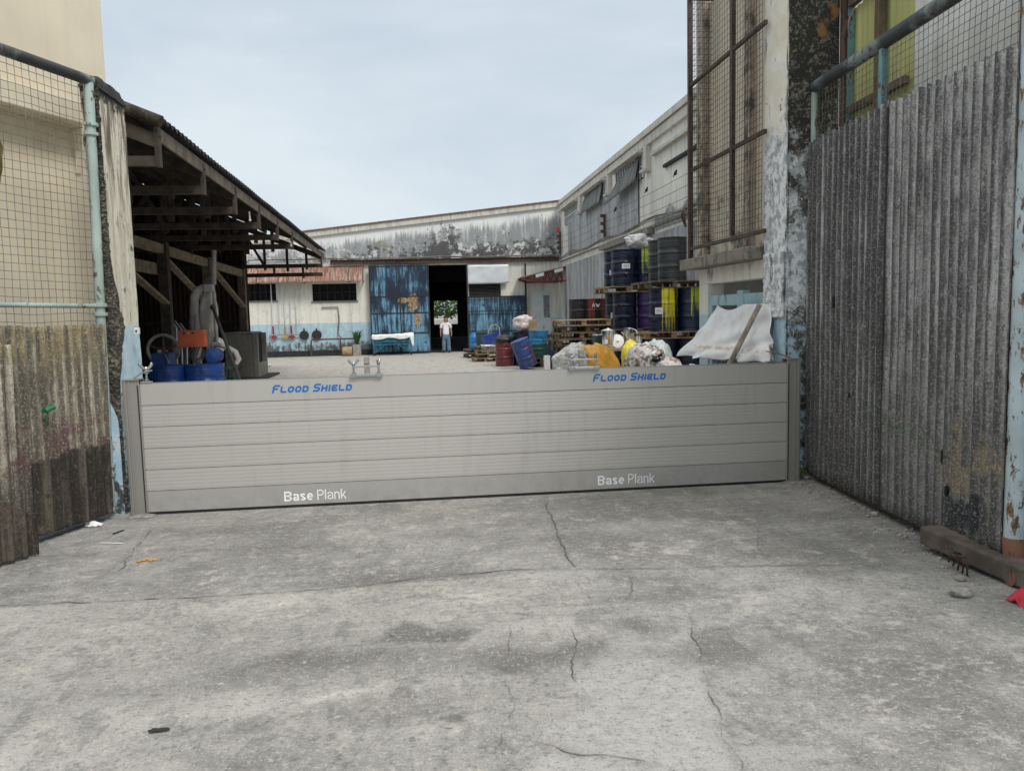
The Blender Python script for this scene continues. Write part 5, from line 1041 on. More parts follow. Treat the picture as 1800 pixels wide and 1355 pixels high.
# upper wall behind the cage
m = MB(); m.box(3.92, 8.0, 2.402, 4.25, 10.62, 5.75); m.build('upper_wall', M['cage_wall'], gh)
m = MB(); m.box(3.83, 10.15, 2.403, 3.919, 10.40, 5.9); m.build('rusty_pier', M['pier_wall'], gh); m = MB(); m.box(3.84, 8.72, 2.403, 3.919, 8.88, 5.7); m.build('rusty_pier', M['pier_wall'], gh)
cg = thing('wire_cage', 'rusty steel cage of wire mesh standing on the guard house ledge', 'cage', (3.5, 8.6, 2.4))
CX = 3.60
m = MB(); m.box(CX-.03, 9.99, 2.405, CX+.03, 10.05, 5.85); m.build('post', M['rust_steel'], cg, bevel=.005); m = MB(); m.box(CX-.025, 8.60, 2.58, CX+.025, 8.655, 5.75); m.build('post', M['rust_steel'], cg, bevel=.005)
for z in (2.545, 3.56, 4.645, 5.76): m = MB(); m.box(CX-.02, 7.78, z-.022, CX+.02, 9.99, z+.022); m.build('rail', M['rust_steel'], cg, bevel=.004)
m = MB(); m.box(CX+.035, 10.01, 5.73, 3.92, 10.05, 5.79); m.build('rail', M['rust_steel'], cg, bevel=.004)
m = MB(); wires(m, (CX-.028, 7.80, 2.58), (0, 1, 0), (0, 0, 1), 2.2, 3.18, .07, .0028, sag=.008, seed=4); wires(m, (CX+.04, 10.03, 2.56), (1, 0, 0), (0, 0, 1),   .28, 3.2, .07, .0028, seed=6); m.build('wire_mesh', M['wire_dark'], cg)
m = MB(); v = Vector((CX-.04, 10.0, 2.83)); m.grid(lambda a, b: v+Vector((-.02-.10*math.sin(PI*b)*(.6+.4*a), .05*a-.12*math.sin(PI*b), .30*(1-b))), 4, 10); m.build('torn_flap', M['rust_steel'], cg, solid=.005, smooth=60)
# tarp hung from the blue frame, leaning pole in front
tp = thing('tarp', 'dirty white tarp hung over the guard house window', 'tarp', (3.4, 8.3, 1.2))
m = MB()
def tarpf(u, v):
    y0 = 9.42-2.0*u; top_y = 9.14-1.45*u
    fl = (.035*math.sin(u*15+v*3.0)+.022*math.sin(u*34-v*6+1))*v+.045*mn.noise(Vector((u*5+v*3, v*4, 2)))*(.3+v)
    sw = .10*math.exp(-((u-.28-.35*v)/.10)**2)*v*(1-.4*v)
    out = .035+.40*v**1.2*(1-.62*u) + fl - sw
    z = 1.785-.06*math.sin(min(1, u*1.9)*PI)*(1-v)**2-.60*v-.03*v*(1-u)+.012*math.sin(u*23)*v
    return (GX-out, top_y+(y0-top_y)*v**.9, z)
m.grid(tarpf, 60, 40); m.build('sheet', M['white_tarp'], tp, smooth=80, solid=.006)
lp = thing('wooden_pole', 'pale wooden pole leaning against the white tarp', 'pole', (3.2, 8.0, 0))
a, b = onX(1334, 538, 3.53), onX(1284, 637, 3.32); d = (b-a).normalized(); L_ = (a.z-.0)/-d.z; e = a+d*L_
m = MB(); m.tube([a-d*.02, a.lerp(e, .3), a.lerp(e, .7), e], [.026, .030, .034, .036], 10); m.build('pole', M['pole_wood'], lp, smooth=50)
# ------------------------------------------------------------------ drums, pallets
def drum_mesh(R=.29, H=.88, n=40):
    m = MB(); p = [(0, .012), (R-.02, .012), (R-.012, 0), (R+.004, 0), (R+.006, .012), (R, .022)]
    def bead(z, h, w): return [(R, z-w), (R+h*.7, z-w*.45), (R+h, z), (R+h*.7, z+w*.45), (R, z+w)]
    for z in (.09, .13, .17): p += bead(H*z/.88+.0, .004, .014)
    p += bead(H*.34, .012, .018)
    for z in (.40, .44, .48): p += bead(H*z/.88*1.0+.02, .003, .012)
    p += bead(H*.655, .012, .018)
    for z in (.68, .72, .76): p += bead(H*z/.88+.02, .004, .014)
    p += [(R, H-.022), (R+.006, H-.012), (R+.004, H), (R-.012, H)]
    m.lathe(p, n); s_ = rnd.uniform(0, 99); v2 = []
    for x, y, z in m.v:
        k = 1+.028*max(0, mn.noise(Vector((x*5+s_, y*5, z*4)))-.12)*-3*math.sin(PI*min(1, max(0, z/H)))+.006*mn.noise(Vector((x*3, y*3, z*3+s_))); v2.append((x*k, y*k, z))
    m.v = v2; return m
def drum(label, mat, loc, rz=0., tilt=None, R=.29, H=.88, tag_paper=None, lid='drum_dark', group='steel drums stacked in the yard', open_=False, rings=True, mark=None):
    t = thing('drum', label, 'drum', loc, rz, group)
    if tilt: t.rotation_euler = tilt
    drum_mesh(R, H).build('drum_body', M[mat], t, local=True, smooth=50)
    m = MB()
    if open_: m.lathe([(R-.013, H-.001), (R-.016, H*.4), (0, H*.4)], 32)
    else: m.lathe([(R-.013, H-.002), (R-.018, H-.022), (R*.5, H-.02), (0, H-.022)], 32); m.lathe([(.03, 0), (.03, .016), (0, .016)], 12, (R*.62, 0, H-.021)); m.lathe([(.018, 0), (.018, .014), (0, .014)], 10, (-R*.62, .05, H-.021))
    m.build('lid', M[lid], t, local=True, smooth=40)
    if tag_paper:
        a0, z0, wd, h = tag_paper; m = MB(); aw = wd/R
        m.grid(lambda u, v: ((R+.0165)*math.cos(a0+aw*(u-.5)), (R+.0165)*math.sin(a0+aw*(u-.5)), z0+h*v), 8, 1); o = m.build('paper_label', M['paper_white'], t, local=True)
        m = MB()
        for k in range(3): m.grid(lambda u, v: ((R+.0185)*math.cos(a0+aw*(u*.7-.35)), (R+.0185)*math.sin(a0+aw*(u*.7-.35)), z0+h*(.22+.22*k+.07*v)), 6, 1)
        m.build('print', M['label_ink'], o, local=True)
    if mark:
        m = MB(); a0, z0 = mark; rr = R+.013
        def st(pts, wd):
            stroke(m, pts, wd, fn=lambda v: (rr*math.cos(a0+v.x/R), rr*math.sin(a0+v.x/R), z0+v.y))
        st([(-.09, 0), (-.06, .09), (-.03, .0)], .022); st([(.0, .09), (.035, .01), (.05, .06), (.07, .01), (.10, .09)], .022); m.build('painted_mark', M['paper_white'], t, local=True)
    return t
def pallet_proto(name, mat):
    t = thing(name, 'x', 'pallet')
    m = MB()
    for i in range(7): y = -.5+i*1.0/6; m.box(-.6, y-.05, .12, .6, y+.05, .14)
    m.build('top_boards', M[mat], t, local=True, bevel=.003)
    m = MB()
    for x in (-.55, 0, .55): m.box(x-.05, -.55, .098, x+.05, .55, .119)
    for x in (-.55, 0, .55):
        for y in (-.46, 0, .46): m.box(x-.05, y-.07, .021, x+.05, y+.07, .0975)
    m.build('blocks', M[mat], t, local=True, bevel=.003)
    m = MB()
    for y in (-.5, 0, .5): m.box(-.6, y-.05, 0, .6, y+.05, .02)
    m.build('bottom_boards', M[mat], t, local=True, bevel=.003); return t
PP = {}; 
def pallet(label, loc, rz=0., dark=False, group='wooden pallets in the yard', sx=1.):
    if dark not in PP: t = PP[dark] = pallet_proto('pallet', 'pallet_dark' if dark else 'pallet_wood')
    else: t = copy_tree(PP[dark])
    t.location = loc; t.rotation_euler = (0, 0, rz); t.scale = (sx, 1, 1); return tag(t, label, 'pallet', group)
RZ = -.06
def X(px, Y, py=520): return at(px, py, Y).x
L1, L2, L3 = .28, 1.30, 2.32
YL, YR = 18.3, 15.4
xl, xr_ = X(1100, YL), X(1178, YR)
pallet('pale pallet under the upper dark blue drums of the left stack', (xl, YL+.25, L3-.14), 0, False); pallet('pallet between the middle and bottom drums of the left stack, behind the pots', (xl, YL+.25, L2-.14), .03, False)
pallet('dark stained pallet under the black drums, topmost of the right stack', (xr_, YR+.25, L3-.14), .02, True); pallet('pale pallet under the yellow-splashed drum in the right stack', (xr_, YR+.25, L2-.14), -.02, False)
pallet('lowest pallet under the left drum stack', (xl, YL+.25, 0), 0, True); pallet('second lowest pallet under the left drum stack', (xl, YL+.25, .14), .02, True); pallet('lowest pallet under the right drum stack', (xr_, YR+.25, 0), 0, True); pallet('second lowest pallet under the right drum stack', (xr_, YR+.25, .14), .02, True)
drum('dark navy drum with white label, front of the top left stack', 'drum_navy', (X(1096, YL), YL, L3), 0, tag_paper=(FR-.03, .42, .19, .12))
drum('dark navy drum half hidden at the back left of the top left stack', 'drum_navy', (X(1083, YL+.6), YL+.6, L3), 0, tag_paper=(FR-.5, .30, .16, .12))
drum('navy drum with green-yellow paint runs beside the top labelled navy drum', 'drum_navy_green', (X(1138, YL+.05), YL+.05, L3), 0)
drum('navy drum without label, front middle of the left stack', 'drum_navy', (X(1098, YL), YL, L2), .4)
drum('navy drum with white label peeping from behind in the middle of the left stack', 'drum_navy', (X(1084, YL+.6), YL+.6, L2), 0, tag_paper=(FR-.42, .26, .2, .14))
drum('purple and maroon drum in the middle of the left stack', 'drum_purple', (X(1141, YL-.1), YL-.1, L2), .2, mark=(FR-.1, .64))
drum('bottom navy drum of the left stack behind the pots, left one', 'drum_navy', (X(1098, YL), YL, L1), 0); drum('bottom navy drum of the left stack behind the pots, right one', 'drum_navy', (X(1140, YL), YL, L1), 0)
drum('black drum with plain scuffed side, top front of the right stack', 'drum_black', (X(1182, YR), YR, L3), .3)
drum('black drum with one thin yellow line, top back of the right stack', 'drum_black_line', (X(1164, YR+.62), YR+.62, L3), 0)
drum('navy drum splashed with wide bright yellow paint and a white label', 'drum_navy_yellow', (X(1166, YR), YR, L2), 0, tag_paper=(FR-.62, .36, .15, .13))
drum('navy drum with a narrow yellow run, right of the yellow-splashed drum', 'drum_navy_green', (X(1212, YR+.1), YR+.1, L2), .5)
drum('bottom navy drum of the right stack, left one behind the bags', 'drum_navy', (X(1165, YR, 620), YR, L1), .8); drum('bottom navy drum of the right stack, right one beside the guard house', 'drum_navy', (X(1211, YR, 620), YR, L1), 1.7)
# pallet stack with two short-looking drums behind it
YP = 17.4; xp = X(1023, YP, 580)
WHERE = ['lowest', 'second lowest', 'third from the bottom', 'fourth from the bottom', 'fifth from the bottom', 'sixth from the bottom', 'fifth from the top', 'fourth from the top', 'third from the top', 'second from the top', 'topmost']
for i in range(11): pallet(f'weathered brown pallet, {WHERE[i]} of the tall pallet stack' if i < 10 else 'pale topmost pallet of the tall weathered pallet stack', (xp+rnd.uniform(-.05, .05)-(.08 if i in (7, 8) else 0), YP+rnd.uniform(-.05, .05), .143*i), rnd.uniform(-.10, .10), i != 10)
YB = 20.4
for px, lab, mt, r, mk in ((1019, 'plain black drum behind the tall pallet stack', 'drum_dark', .3, None), (1045, 'black drum streaked with dark red and a white mark, behind the pallet stack', 'drum_red_drip', 0, (FR-.1, .66))):
    x = X(px, YB+(.2 if px == 1019 else 0), 540); y = YB+(.2 if px == 1019 else 0); drum(lab, mt, (x, y, 1.20), r, mark=mk)
pallet('pale pallet under the two black drums behind the tall pallet stack', (X(1032, YB), YB+.1, 1.06), 0, False)
for px, n_ in ((1019, 'left'), (1045, 'right')): drum(f'{n_} lower dark drum hidden behind the tall pallet stack', 'drum_dark', (X(px, YB+.1, 600), YB+.1, .18), 0)
pallet('ground pallet behind the tall pallet stack', (X(1032, YB, 600), YB+.1, .02), 0, True)
# loose drums and boxes in front of the right blue door
DGp = 'loose drums by the blue doors'
v = gnd(888, 644); drum('maroon drum topped by a black bag, left of the leaning drum', 'drum_maroon', (v.x, v.y+.2, 0), 0, group=DGp, open_=True)
bb = thing('rubbish_bag', 'black plastic bag draped over the maroon drum', 'bag', (v.x, v.y+.2, .88)); m = MB(); m.sphere((v.x, v.y+.2, .86), (.33, .33, .17), 24, 14, lambda d: 1+.16*mn.noise(d*3)+.08*mn.noise(d*8)); m.build('bag', M['black_bag'], bb, smooth=70)
v = gnd(926, 648); drum('scraped blue drum leaning over to the left against the maroon drum', 'drum_blue_red', (v.x+.05, v.y-.15, .09), 0, (math.radians(-3), math.radians(-20), .3), group=DGp, lid='drum_maroon')
x = X(947, 24.7, 600); pallet('lowest of the two pallets under the blue and dark green drum', (x, 24.9, 0), .1, True); pallet('upper of the two pallets under the blue and dark green drum', (x, 24.9, .14), .05, True)
drum('drum with bright blue top and dark green lower half', 'drum_blue_green', (x, 24.7, .28), 0, R=.32, group=DGp, lid='drum_maroon'); 
x2 = X(916, 25.6, 600); drum('navy drum behind the leaning drum, carrying a pinkish bag', 'drum_navy', (x2, 25.6, 0), 0, H=1.12, group=DGp)
def bag(label, mat, c, r, seed, knot=None, amp=.16, name='rubbish_bag', group=None, sq=1., lean=(0, 0)):
    t = thing(name, label, 'bag', (c[0], c[1], c[2]-r[2]), 0, group); m = MB()
    def fn(d):
        k = 1+amp*mn.noise(d*1.7+Vector((seed, 0, 0)))+amp*.5*mn.noise(d*4+Vector((0, seed, 0)))+amp*.55*abs(mn.noise(d*6+Vector((0, 0, seed))))-amp*.45*abs(mn.noise(d*12+Vector((0, 9, seed))))
        return k
    m.sphere((0, 0, r[2]), r, 48, 32, fn); m.v = [(x*(1+.55*max(0, (z-r[2])/r[2])**2*sq), y*(1+.4*max(0, (z-r[2])/r[2])**2*sq), z) for x, y, z in m.v]
    m.v = [(x+lean[0]*max(0, z-r[2]), y+lean[1]*max(0, z-r[2]), max(0.0, z) if z < r[2] else z) for x, y, z in m.v]
    b = m.build('bag_body', M[mat], t, local=True, smooth=75)
    if knot:
        kx, ky, kz, kr = knot; m = MB(); c0 = Vector((kx, ky, kz))
        m.sphere(c0, (kr*1.4, kr, kr), 14, 10, lambda d: 1+.5*mn.noise(d*3)); m.tube([c0, c0+Vector((kr*.6, -kr*.8, kr*1.2)), c0+Vector((kr*1.6, -kr, kr*1.5))], [kr*.5, kr*.4, kr*.7], 7)
        m.build('knot', M['black_bag'], b, local=True, smooth=60)
    return t
bag('pinkish white bag sitting on the drums near the corner door', 'bag_pink', (x2+.06, 25.6, 1.12+.27), (.34, .3, .27), 3)
m = MB(); x = X(931, 24.7, 575); m.box(x-.02, 24.6, 1.165, x+.22, 24.8, 1.52); tag(m.build('carton', M['cardboard'], origin=(x+.1, 24.7, 1.165), bevel=.01), 'small brown carton on the blue and green drum', 'carton')
t = thing('bin', 'tall narrow navy bin in front of the pallet stack', 'bin', (X(976, 23.4, 620), 23.5, 0)); m = MB(); m.box(-.19, -.2, 0, .19, .2, 1.02); m.build('bin_body', M['bin_navy'], t, local=True, bevel=.02); m = MB(); m.box(-.205, -.215, 1.022, .205, .215, 1.09); m.build('lid', M['bin_navy'], t, local=True, bevel=.02); m = MB(); m.box(-.16, -.206, .93, .16, -.201, .97); m.build('label', M['paper_white'], t, local=True)
t = thing('carton', 'small white carton on the ground beside the navy bin', 'carton', (X(961.5, 23.1, 640), 23.1, 0)); m = MB(); m.box(-.085, -.1, 0, .085, .1, .44); m.build('carton_body', M['paper_white'], t, local=True, bevel=.005); m = MB(); m.box(-.088, -.012, .4405, .088, .012, .443); m.build('tape', M['cardboard'], t, local=True)
xq = X(858, 28.2, 620)
for i in range(4): pallet(f'{("lowest", "second", "third", "topmost")[i]} pallet of the low stack by the warehouse opening', (xq+(-.12 if i == 0 else .0)+rnd.uniform(-.03, .03), 28.5, .143*i), rnd.uniform(-.06, .06), i % 2 == 1, sx=.72)
t = thing('crate', 'tilted blue plastic crate on white cloth upon the low pallet stack', 'crate', (xq+.17, 28.4, .66), .2); t.rotation_euler = (0, math.radians(-13), .15); m = MB(); m.box(-.3, -.2, 0, .3, .2, .03); m.box(-.3, -.2, .03, -.27, .2, .34); m.box(.27, -.2, .03, .3, .2, .34); m.box(-.27, -.2, .03, .27, -.17, .34); m.box(-.27, .17, .03, .27, .2, .34); m.build('crate_body', M['crate_blue'], t, local=True, bevel=.01)
m = MB()
for s in (-.206, .201): m.box(-.32, s, .30, .32, s+.006, .36)
m.build('rim', M['crate_blue'], t, local=True)
m = MB(); m.grid(lambda u, v: (xq-.25+.7*u, 28.05+.02*math.sin(u*15), .60-.26*v+.03*mn.noise(Vector((u*4, v*3, 1)))), 16, 6); m.grid(lambda u, v: (xq-.25+.7*u, 28.05+.6*v, .605+.02*mn.noise(Vector((u*5, v*4, 2)))), 12, 8); tag(m.build('cloth', M['paper_white'], origin=(xq, 28.3, .6), smooth=70, solid=.006), 'white cloth hanging over the low pallet stack', 'cloth')
t = thing('barrel', 'bright blue plastic barrel beside the open warehouse doorway', 'barrel', (X(833, 31, 600), 31, .35), 0, DGp); m = MB(); m.lathe([(0, 0), (.15, 0), (.175, .05), (.18, .2), (.165, .22), (.18, .25), (.18, .45), (.165, .5), (.10, .62), (.09, .68), (0, .68)], 20); m.build('barrel_body', M['drum_plastic_blue'], t, local=True, smooth=40); m = MB(); m.lathe([(.07, .682), (.07, .72), (0, .72)], 12); m.build('cap', M['black_bag'], t, local=True)
pallet('pallet on edge of the doorway under the blue plastic barrel', (X(833, 31.2, 600), 31.3, .0), .1, True, sx=.6); pallet('upper pallet right under the blue plastic barrel', (X(833, 31.2, 600), 31.3, .2), .1, True, sx=.6); 
t = thing('bin', 'dark green square bin left of the blue crate', 'bin', (X(847, 29.6, 600), 29.7, 0)); m = MB(); m.box(-.2, -.25, 0, .2, .25, 1.0); m.build('bin_body', M['bin_green'], t, local=True, bevel=.02); m = MB(); m.box(-.22, -.27, 1.002, .22, .27, 1.05); m.build('lid', M['bin_green'], t, local=True, bevel=.01)
m = MB(); xh = X(868, 30, 580); m.tube([(xh-.25, 30, 0), (xh-.22, 30, 1.05), (xh-.1, 30, 1.27), (xh+.1, 30, 1.32), (xh+.22, 30, 1.2), (xh+.25, 30, 0)], .02, 6); tag(m.build('hoop', M['pipe_green'], origin=(xh, 30, 0), smooth=50), 'thin bent pipe hoop standing behind the blue crate', 'hoop')
# ------------------------------------------------------------------ rubbish sacks and pots just inside the barrier
GB = 'rubbish sacks piled inside the gateway'
YA_ = 12.3
bag('clear sack stuffed with grey-blue scraps, left end of the pile', 'bag_clear', (X(1014, YA_, 640), YA_, .60), (.40, .36, .60), 1, None, .14, group=GB)
bag('bright orange-yellow sack sloping down to the right', 'bag_yellow', (X(1066, YA_-.1, 640), YA_-.1, .56), (.32, .33, .66), 5, None, .13, group=GB, lean=(-.35, 0))
bag('lemon yellow sack end poking up behind the clear sack with a black knot', 'bag_lemon', (X(1116, 12.9, 640), 12.9, .6), (.24, .25, .62), 9, None, .15, group=GB)
bag('clear crumpled sack with a black tied knot in the middle of the pile', 'bag_mixed', (X(1136, YA_, 640), YA_, .58), (.36, .36, .60), 13, (.06, -.36, .98, .05), .16, group=GB)
bag('sack with brown and orange contents at the right end of the pile', 'bag_brown', (X(1180, YA_, 640), YA_, .50), (.30, .36, .54), 17, None, .15, group=GB, lean=(-.35, 0))
bag('small white sack low at the left end beside the clear sack', 'bag_white', (X(985, YA_, 640), YA_-.1, .43), (.14, .2, .46), 21, None, .12, group=GB)
bag('pale mint sack behind the brown sack', 'bag_mint', (X(1154, 13.3, 640), 13.3, .60), (.28, .25, .63), 25, None, .12, group=GB)
bag('small clear bag at the foot of the guard house', 'bag_clear', (X(1213, 11.6, 640), 11.6, .42), (.14, .14, .44), 29, None, .16, group=GB)
YT = 13.7; tz = 1.08
wt_ = thing('work_table', 'plain wooden table carrying the steel pots behind the sacks', 'table', (X(1085, YT), YT+.1, 0))
x0, x1 = X(1045, YT, 610)-.05, X(1128, YT, 610)+.06
m = MB(); m.box(x0, YT-.3, tz-.05, x1, YT+.5, tz); m.build('tabletop', M['pale_wood'], wt_, bevel=.005)
for x in (x0+.05, x1-.05):
    for y in (YT-.25, YT+.45): MB().box(x-.03, y-.03, 0, x+.03, y+.03, tz-.051).build('leg', M['pale_wood'], wt_)
def pot(label, px0, px1, h, mat, tilt=None, z=tz, yy=YT, lid=True):
    r = (px1-px0)/2/1350*yy; t = thing('pot', label, 'pot', (X((px0+px1)/2, yy, 600), yy, z), 0, 'steel pots on the table')
    if tilt: t.rotation_euler = tilt
    m = MB(); m.lathe([(0, 0), (r*.95, 0), (r, .015), (r, h), (r+.008, h+.004), (r-.006, h+.002), (r-.008, .02), (0, .02)], 32); m.build('pot_body', M[mat], t, local=True, smooth=40)
    m = MB()
    for s in (-1, 1): m.tube([(s*r, -.05, h*.78), (s*(r+.035), -.04, h*.8), (s*(r+.035), .04, h*.8), (s*r, .05, h*.78)], .006, 6)
    m.build('handle', M[mat], t, local=True, smooth=50)
    if lid: m = MB(); m.lathe([(r+.006, h+.006), (r*.8, h+.022), (.03, h+.035), (.02, h+.05), (0, h+.05)], 28); m.build('lid', M[mat], t, local=True, smooth=50)
    return t
p1 = pot('tall brushed steel pot with a white label, left of the pots', 1057, 1082, .31, 'stainless'); r1 = .128
m = MB(); m.grid(lambda u, v: (.130*math.cos(FR-.55+.45*(u-.5)), .130*math.sin(FR-.55+.45*(u-.5)), .08+.07*v), 6, 1); m.build('paper_label', M['paper_white'], p1, local=True)
pot('shiny open steel pot tipped towards the gateway', 1092, 1115, .22, 'stainless', (math.radians(24), 0, .3), tz+.10, YT+.05, False)
pot('small steel bucket at the right of the pots', 1112, 1129, .20, 'stainless', None, tz, YT-.05, False)
t = thing('saucepan_cover', 'round pale lid leaning between the two steel pots', 'lid', (X(1086, YT-.12, 600), YT-.12, tz)); m = MB(); Rm = Matrix.Rotation(math.radians(78), 3, 'X') @ Matrix.Identity(3); m.lathe([(.118, 0), (.122, .006), (.1, .014), (.02, .022), (0, .022)], 28, (0, .03, .12), Rm); m.build('lid', M['paper_white'], t, local=True, smooth=50); m = MB(); m.lathe([(.012, .022), (.02, .045), (0, .05)], 10, (0, .03, .12), Rm); m.build('knob', M['steel'], t, local=True)
t = thing('bin', 'small dark grey-green tin behind the left pot', 'tin', (X(1050, YT+.2, 600), YT+.2, tz)); m = MB(); m.box(-.07, -.1, 0, .07, .1, .22); m.build('tin_body', M['bin_green'], t, local=True, bevel=.01); m = MB(); m.box(-.075, -.105, .2205, .075, .105, .24); m.build('lid', M['steel_grey'], t, local=True, bevel=.004)
bag('larger white sack heaped on the yellow-run drum of the left stack', 'bag_white', (X(1119, 18.4, 430), 18.4, 3.2+.19), (.25, .24, .19), 33, None, .2, name='sack'); bag('smaller white sack lying right of the larger one on the drums', 'bag_white', (X(1139, 18.35, 430), 18.35, 3.2+.14), (.19, .22, .14), 37, None, .2, name='sack')
# ------------------------------------------------------------------ wheeled tub cart in front of the left blue door
tx = thing('tub_cart', 'blue wheeled tub cart covered with a crumpled white sheet', 'cart', (-1.25, 34.9, 0))
CY = 34.6; xa, xb = at(657, 600, CY).x, at(722, 600, CY).x
m = MB(); m.prism([(xa+.10, CY, .58), (xb-.10, CY, .58), (xb+.0, CY, .82), (xa-.0, CY, .82)], (0, .7, 0)); m.build('tub', M['cart_blue'], tx, bevel=.02)
m = MB()
for y in (CY-.03, CY+.73):
    m.bar((xa, y, .50), (xb, y, .50), .035, .04); m.bar((xa+.0, y, .12), (xa+.0, y, .8), .04, .04); m.bar((xb, y, .12), (xb, y, .8), .04, .04); m.bar((xa+.03, y, .14), (xa+.5, y, .48), .03, .03); m.bar((xb-.03, y, .16), (xb-.55, y, .48), .03, .03); m.bar((xb-.56, y, .28), (xb-.56, y, .48), .035, .035)
m.build('frame', M['cart_blue'], tx)
for x in (xa, xb):
    for y in (CY-.03, CY+.73): m = MB(); m.tube([(x-.025, y, .07), (x+.025, y, .07)], .07, 12); m.build('wheel', M['rubber'], tx, smooth=40)
m = MB()
def sheetf(u, v):
    x = xa-.08+(xb-xa+.22)*u; e = mn.noise(Vector((u*6, v*3, 1)))
    if v < .4: return (x, CY-.09-.03*math.sin(u*30), .90-(.4-v)/.4*(.14+.04*math.sin(u*11)+.40*sstep(.90, .97, u))+.03*e)
    return (x, CY-.07+(v-.4)/.6*.85, .92+.05*e+.05*sstep(.4, .9, u))
m.grid(sheetf, 60, 18); m.build('sheet', M['paper_white'], tx, smooth=75, solid=.01)
# ------------------------------------------------------------------ the man in the doorway
simple('skin', (.36, .20, .13), .6, 0, .1, 30); simple('shirt_white', (.80, .81, .83), .85, 0, .05, 8); simple('jeans', (.11, .19, .27), .9, 0, .3, 9, dirt=(.22, .30, .36)); simple('hair', (.012, .01, .009), .7)
pv = at(785, 617, 35.75); MX, MY = pv.x, 35.75
man = thing('person', 'man in white t-shirt and faded blue jeans standing in the doorway, head turned aside', 'person', (MX, MY, 0))
def skinned(name, nodes, edges, mat, parent, sub=2):
    me = bpy.data.meshes.new(name); me.from_pydata([n[0] for n in nodes], edges, []); o = bpy.data.objects.new(name, me); COL.objects.link(o); o.parent = parent; me.materials.append(mat)
    o.modifiers.new('skin', 'SKIN').use_smooth_shade = True
    if not me.skin_vertices: me.attributes.new('x', 'FLOAT', 'POINT') 
    o.modifiers.new('sub', 'SUBSURF').levels = sub; o.modifiers['sub'].render_levels = sub
    return o
def skin_obj(name, nodes, edges, mat, parent, sub=2, root=0):
    import bmesh
    bm = bmesh.new(); L_ = bm.verts.layers.skin.verify(); vs = [bm.verts.new(n[0]) for n in nodes]
    for v, n in zip(vs, nodes): r = n[1]; v[L_].radius = r if isinstance(r, tuple) else (r, r)
    vs[root][L_].use_root = True
    for a, b in edges: bm.edges.new((vs[a], vs[b]))
    me = bpy.data.meshes.new(name); bm.to_mesh(me); bm.free(); me.materials.append(mat)
    o = bpy.data.objects.new(name, me); COL.objects.link(o); o.parent = parent
    k = o.modifiers.new('skin', 'SKIN'); k.use_smooth_shade = True; k.branch_smoothing = .3
    s = o.modifiers.new('sub', 'SUBSURF'); s.levels = sub; s.render_levels = sub; return o
N = [((0, 0, .92), (.15, .10)), ((0, 0, 1.10), (.14, .095)), ((0, 0, 1.27), (.17, .11)), ((0, 0, 1.36), (.12, .09)), ((0, -.01, 1.42), .068), ((-.006, -.02, 1.475), .080), ((-.010, -.028, 1.55), (.098, .112)), ((-.010, -.018, 1.625), (.088, .104))]
Eg = [(i, i+1) for i in range(7)]
for s in (-1, 1):
    b = len(N); N += [((s*.17, 0, 1.365), .055), ((s*.215, .01, 1.22), .046), ((s*.235, .02, 1.08), .040), ((s*.245, -.01, .95), .034), ((s*.248, -.03, .85), .024), ((s*.245, -.04, .80), (.018, .035))]; Eg += [(3, b)] + [(b+i, b+i+1) for i in range(5)]
    h = b+5                                                     # five fingers from the palm, thumb from its side
    for k in range(4): 
        q = len(N); N += [((s*(.246-.002*k), -.075+.022*k, .755), .0085), ((s*.240, -.073+.020*k, .715+.006*abs(k-1)), .0075)]; Eg += [(h, q), (q, q+1)]
    q = len(N); N += [((s*.235, -.075, .80), .010), ((s*.225, -.088, .765), .008)]; Eg += [(h, q), (q, q+1)]
    b = len(N); N += [((s*.095, 0, .86), .082), ((s*.105, -.01, .48), .055), ((s*.115, .015, .10), .038), ((s*.12, -.06, .04), (.032, .03)), ((s*.13, -.14, .03), (.035, .022))]; Eg += [(0, b)] + [(b+i, b+i+1) for i in range(4)]
body = skin_obj('body', N, Eg, M['skin'], man, 2)
m = MB(); hc = Vector((-.010, -.024, 1.58)); fd = Vector((-.5, -.85, -.12)).normalized(); rt = fd.cross(Vector((0, 0, 1))).normalized(); up = rt.cross(fd)
m.sphere(hc+up*.03-fd*.012, (.086, .096, .085), 16, 12, lambda d: 1 if d.z > -.1 or d.dot(-fd) > .2 else .86); m.build('hair', M['hair'], man, local=True, smooth=60)
m = MB(); m.tube([hc+fd*.085+up*.0, hc+fd*.115-up*.028], [.010, .018], 8)
for s in (-1, 1): m.sphere(hc-fd*.005+rt*s*.084-up*.01, (.014, .018, .03), 8, 6)
m.build('nose_and_ears', M['skin'], man, local=True, smooth=60)
m = MB()
for s in (-1, 1): m.sphere(hc+fd*.083+rt*s*.032+up*.008, .011, 8, 6); m.bar(hc+fd*.088+rt*(s*.032-.018)+up*.026, hc+fd*.088+rt*(s*.032+.018)+up*.026, .008, .008)
m.bar(hc+fd*.086-rt*.022-up*.052, hc+fd*.086+rt*.022-up*.052, .008, .007); m.build('eyes_and_mouth', M['hair'], man, local=True)
NS = [((0, 0, .78), (.172, .13)), ((0, 0, .92), (.166, .122)), ((0, 0, 1.10), (.158, .116)), ((0, 0, 1.26), (.175, .122)), ((0, 0, 1.35), (.135, .10)), ((0, -.005, 1.40), (.085, .08))]; ES = [(i, i+1) for i in range(5)]
for s in (-1, 1): b = len(NS); NS += [((s*.18, 0, 1.335), .076), ((s*.215, .008, 1.23), .072), ((s*.232, .012, 1.11), .072)]; ES += [(4, b), (b, b+1), (b+1, b+2)]
skin_obj('t_shirt', NS, ES, M['shirt_white'], man, 2)
NJ = [((0, 0, .99), (.165, .12)), ((0, 0, .86), (.175, .13))]; EJ = [(0, 1)]
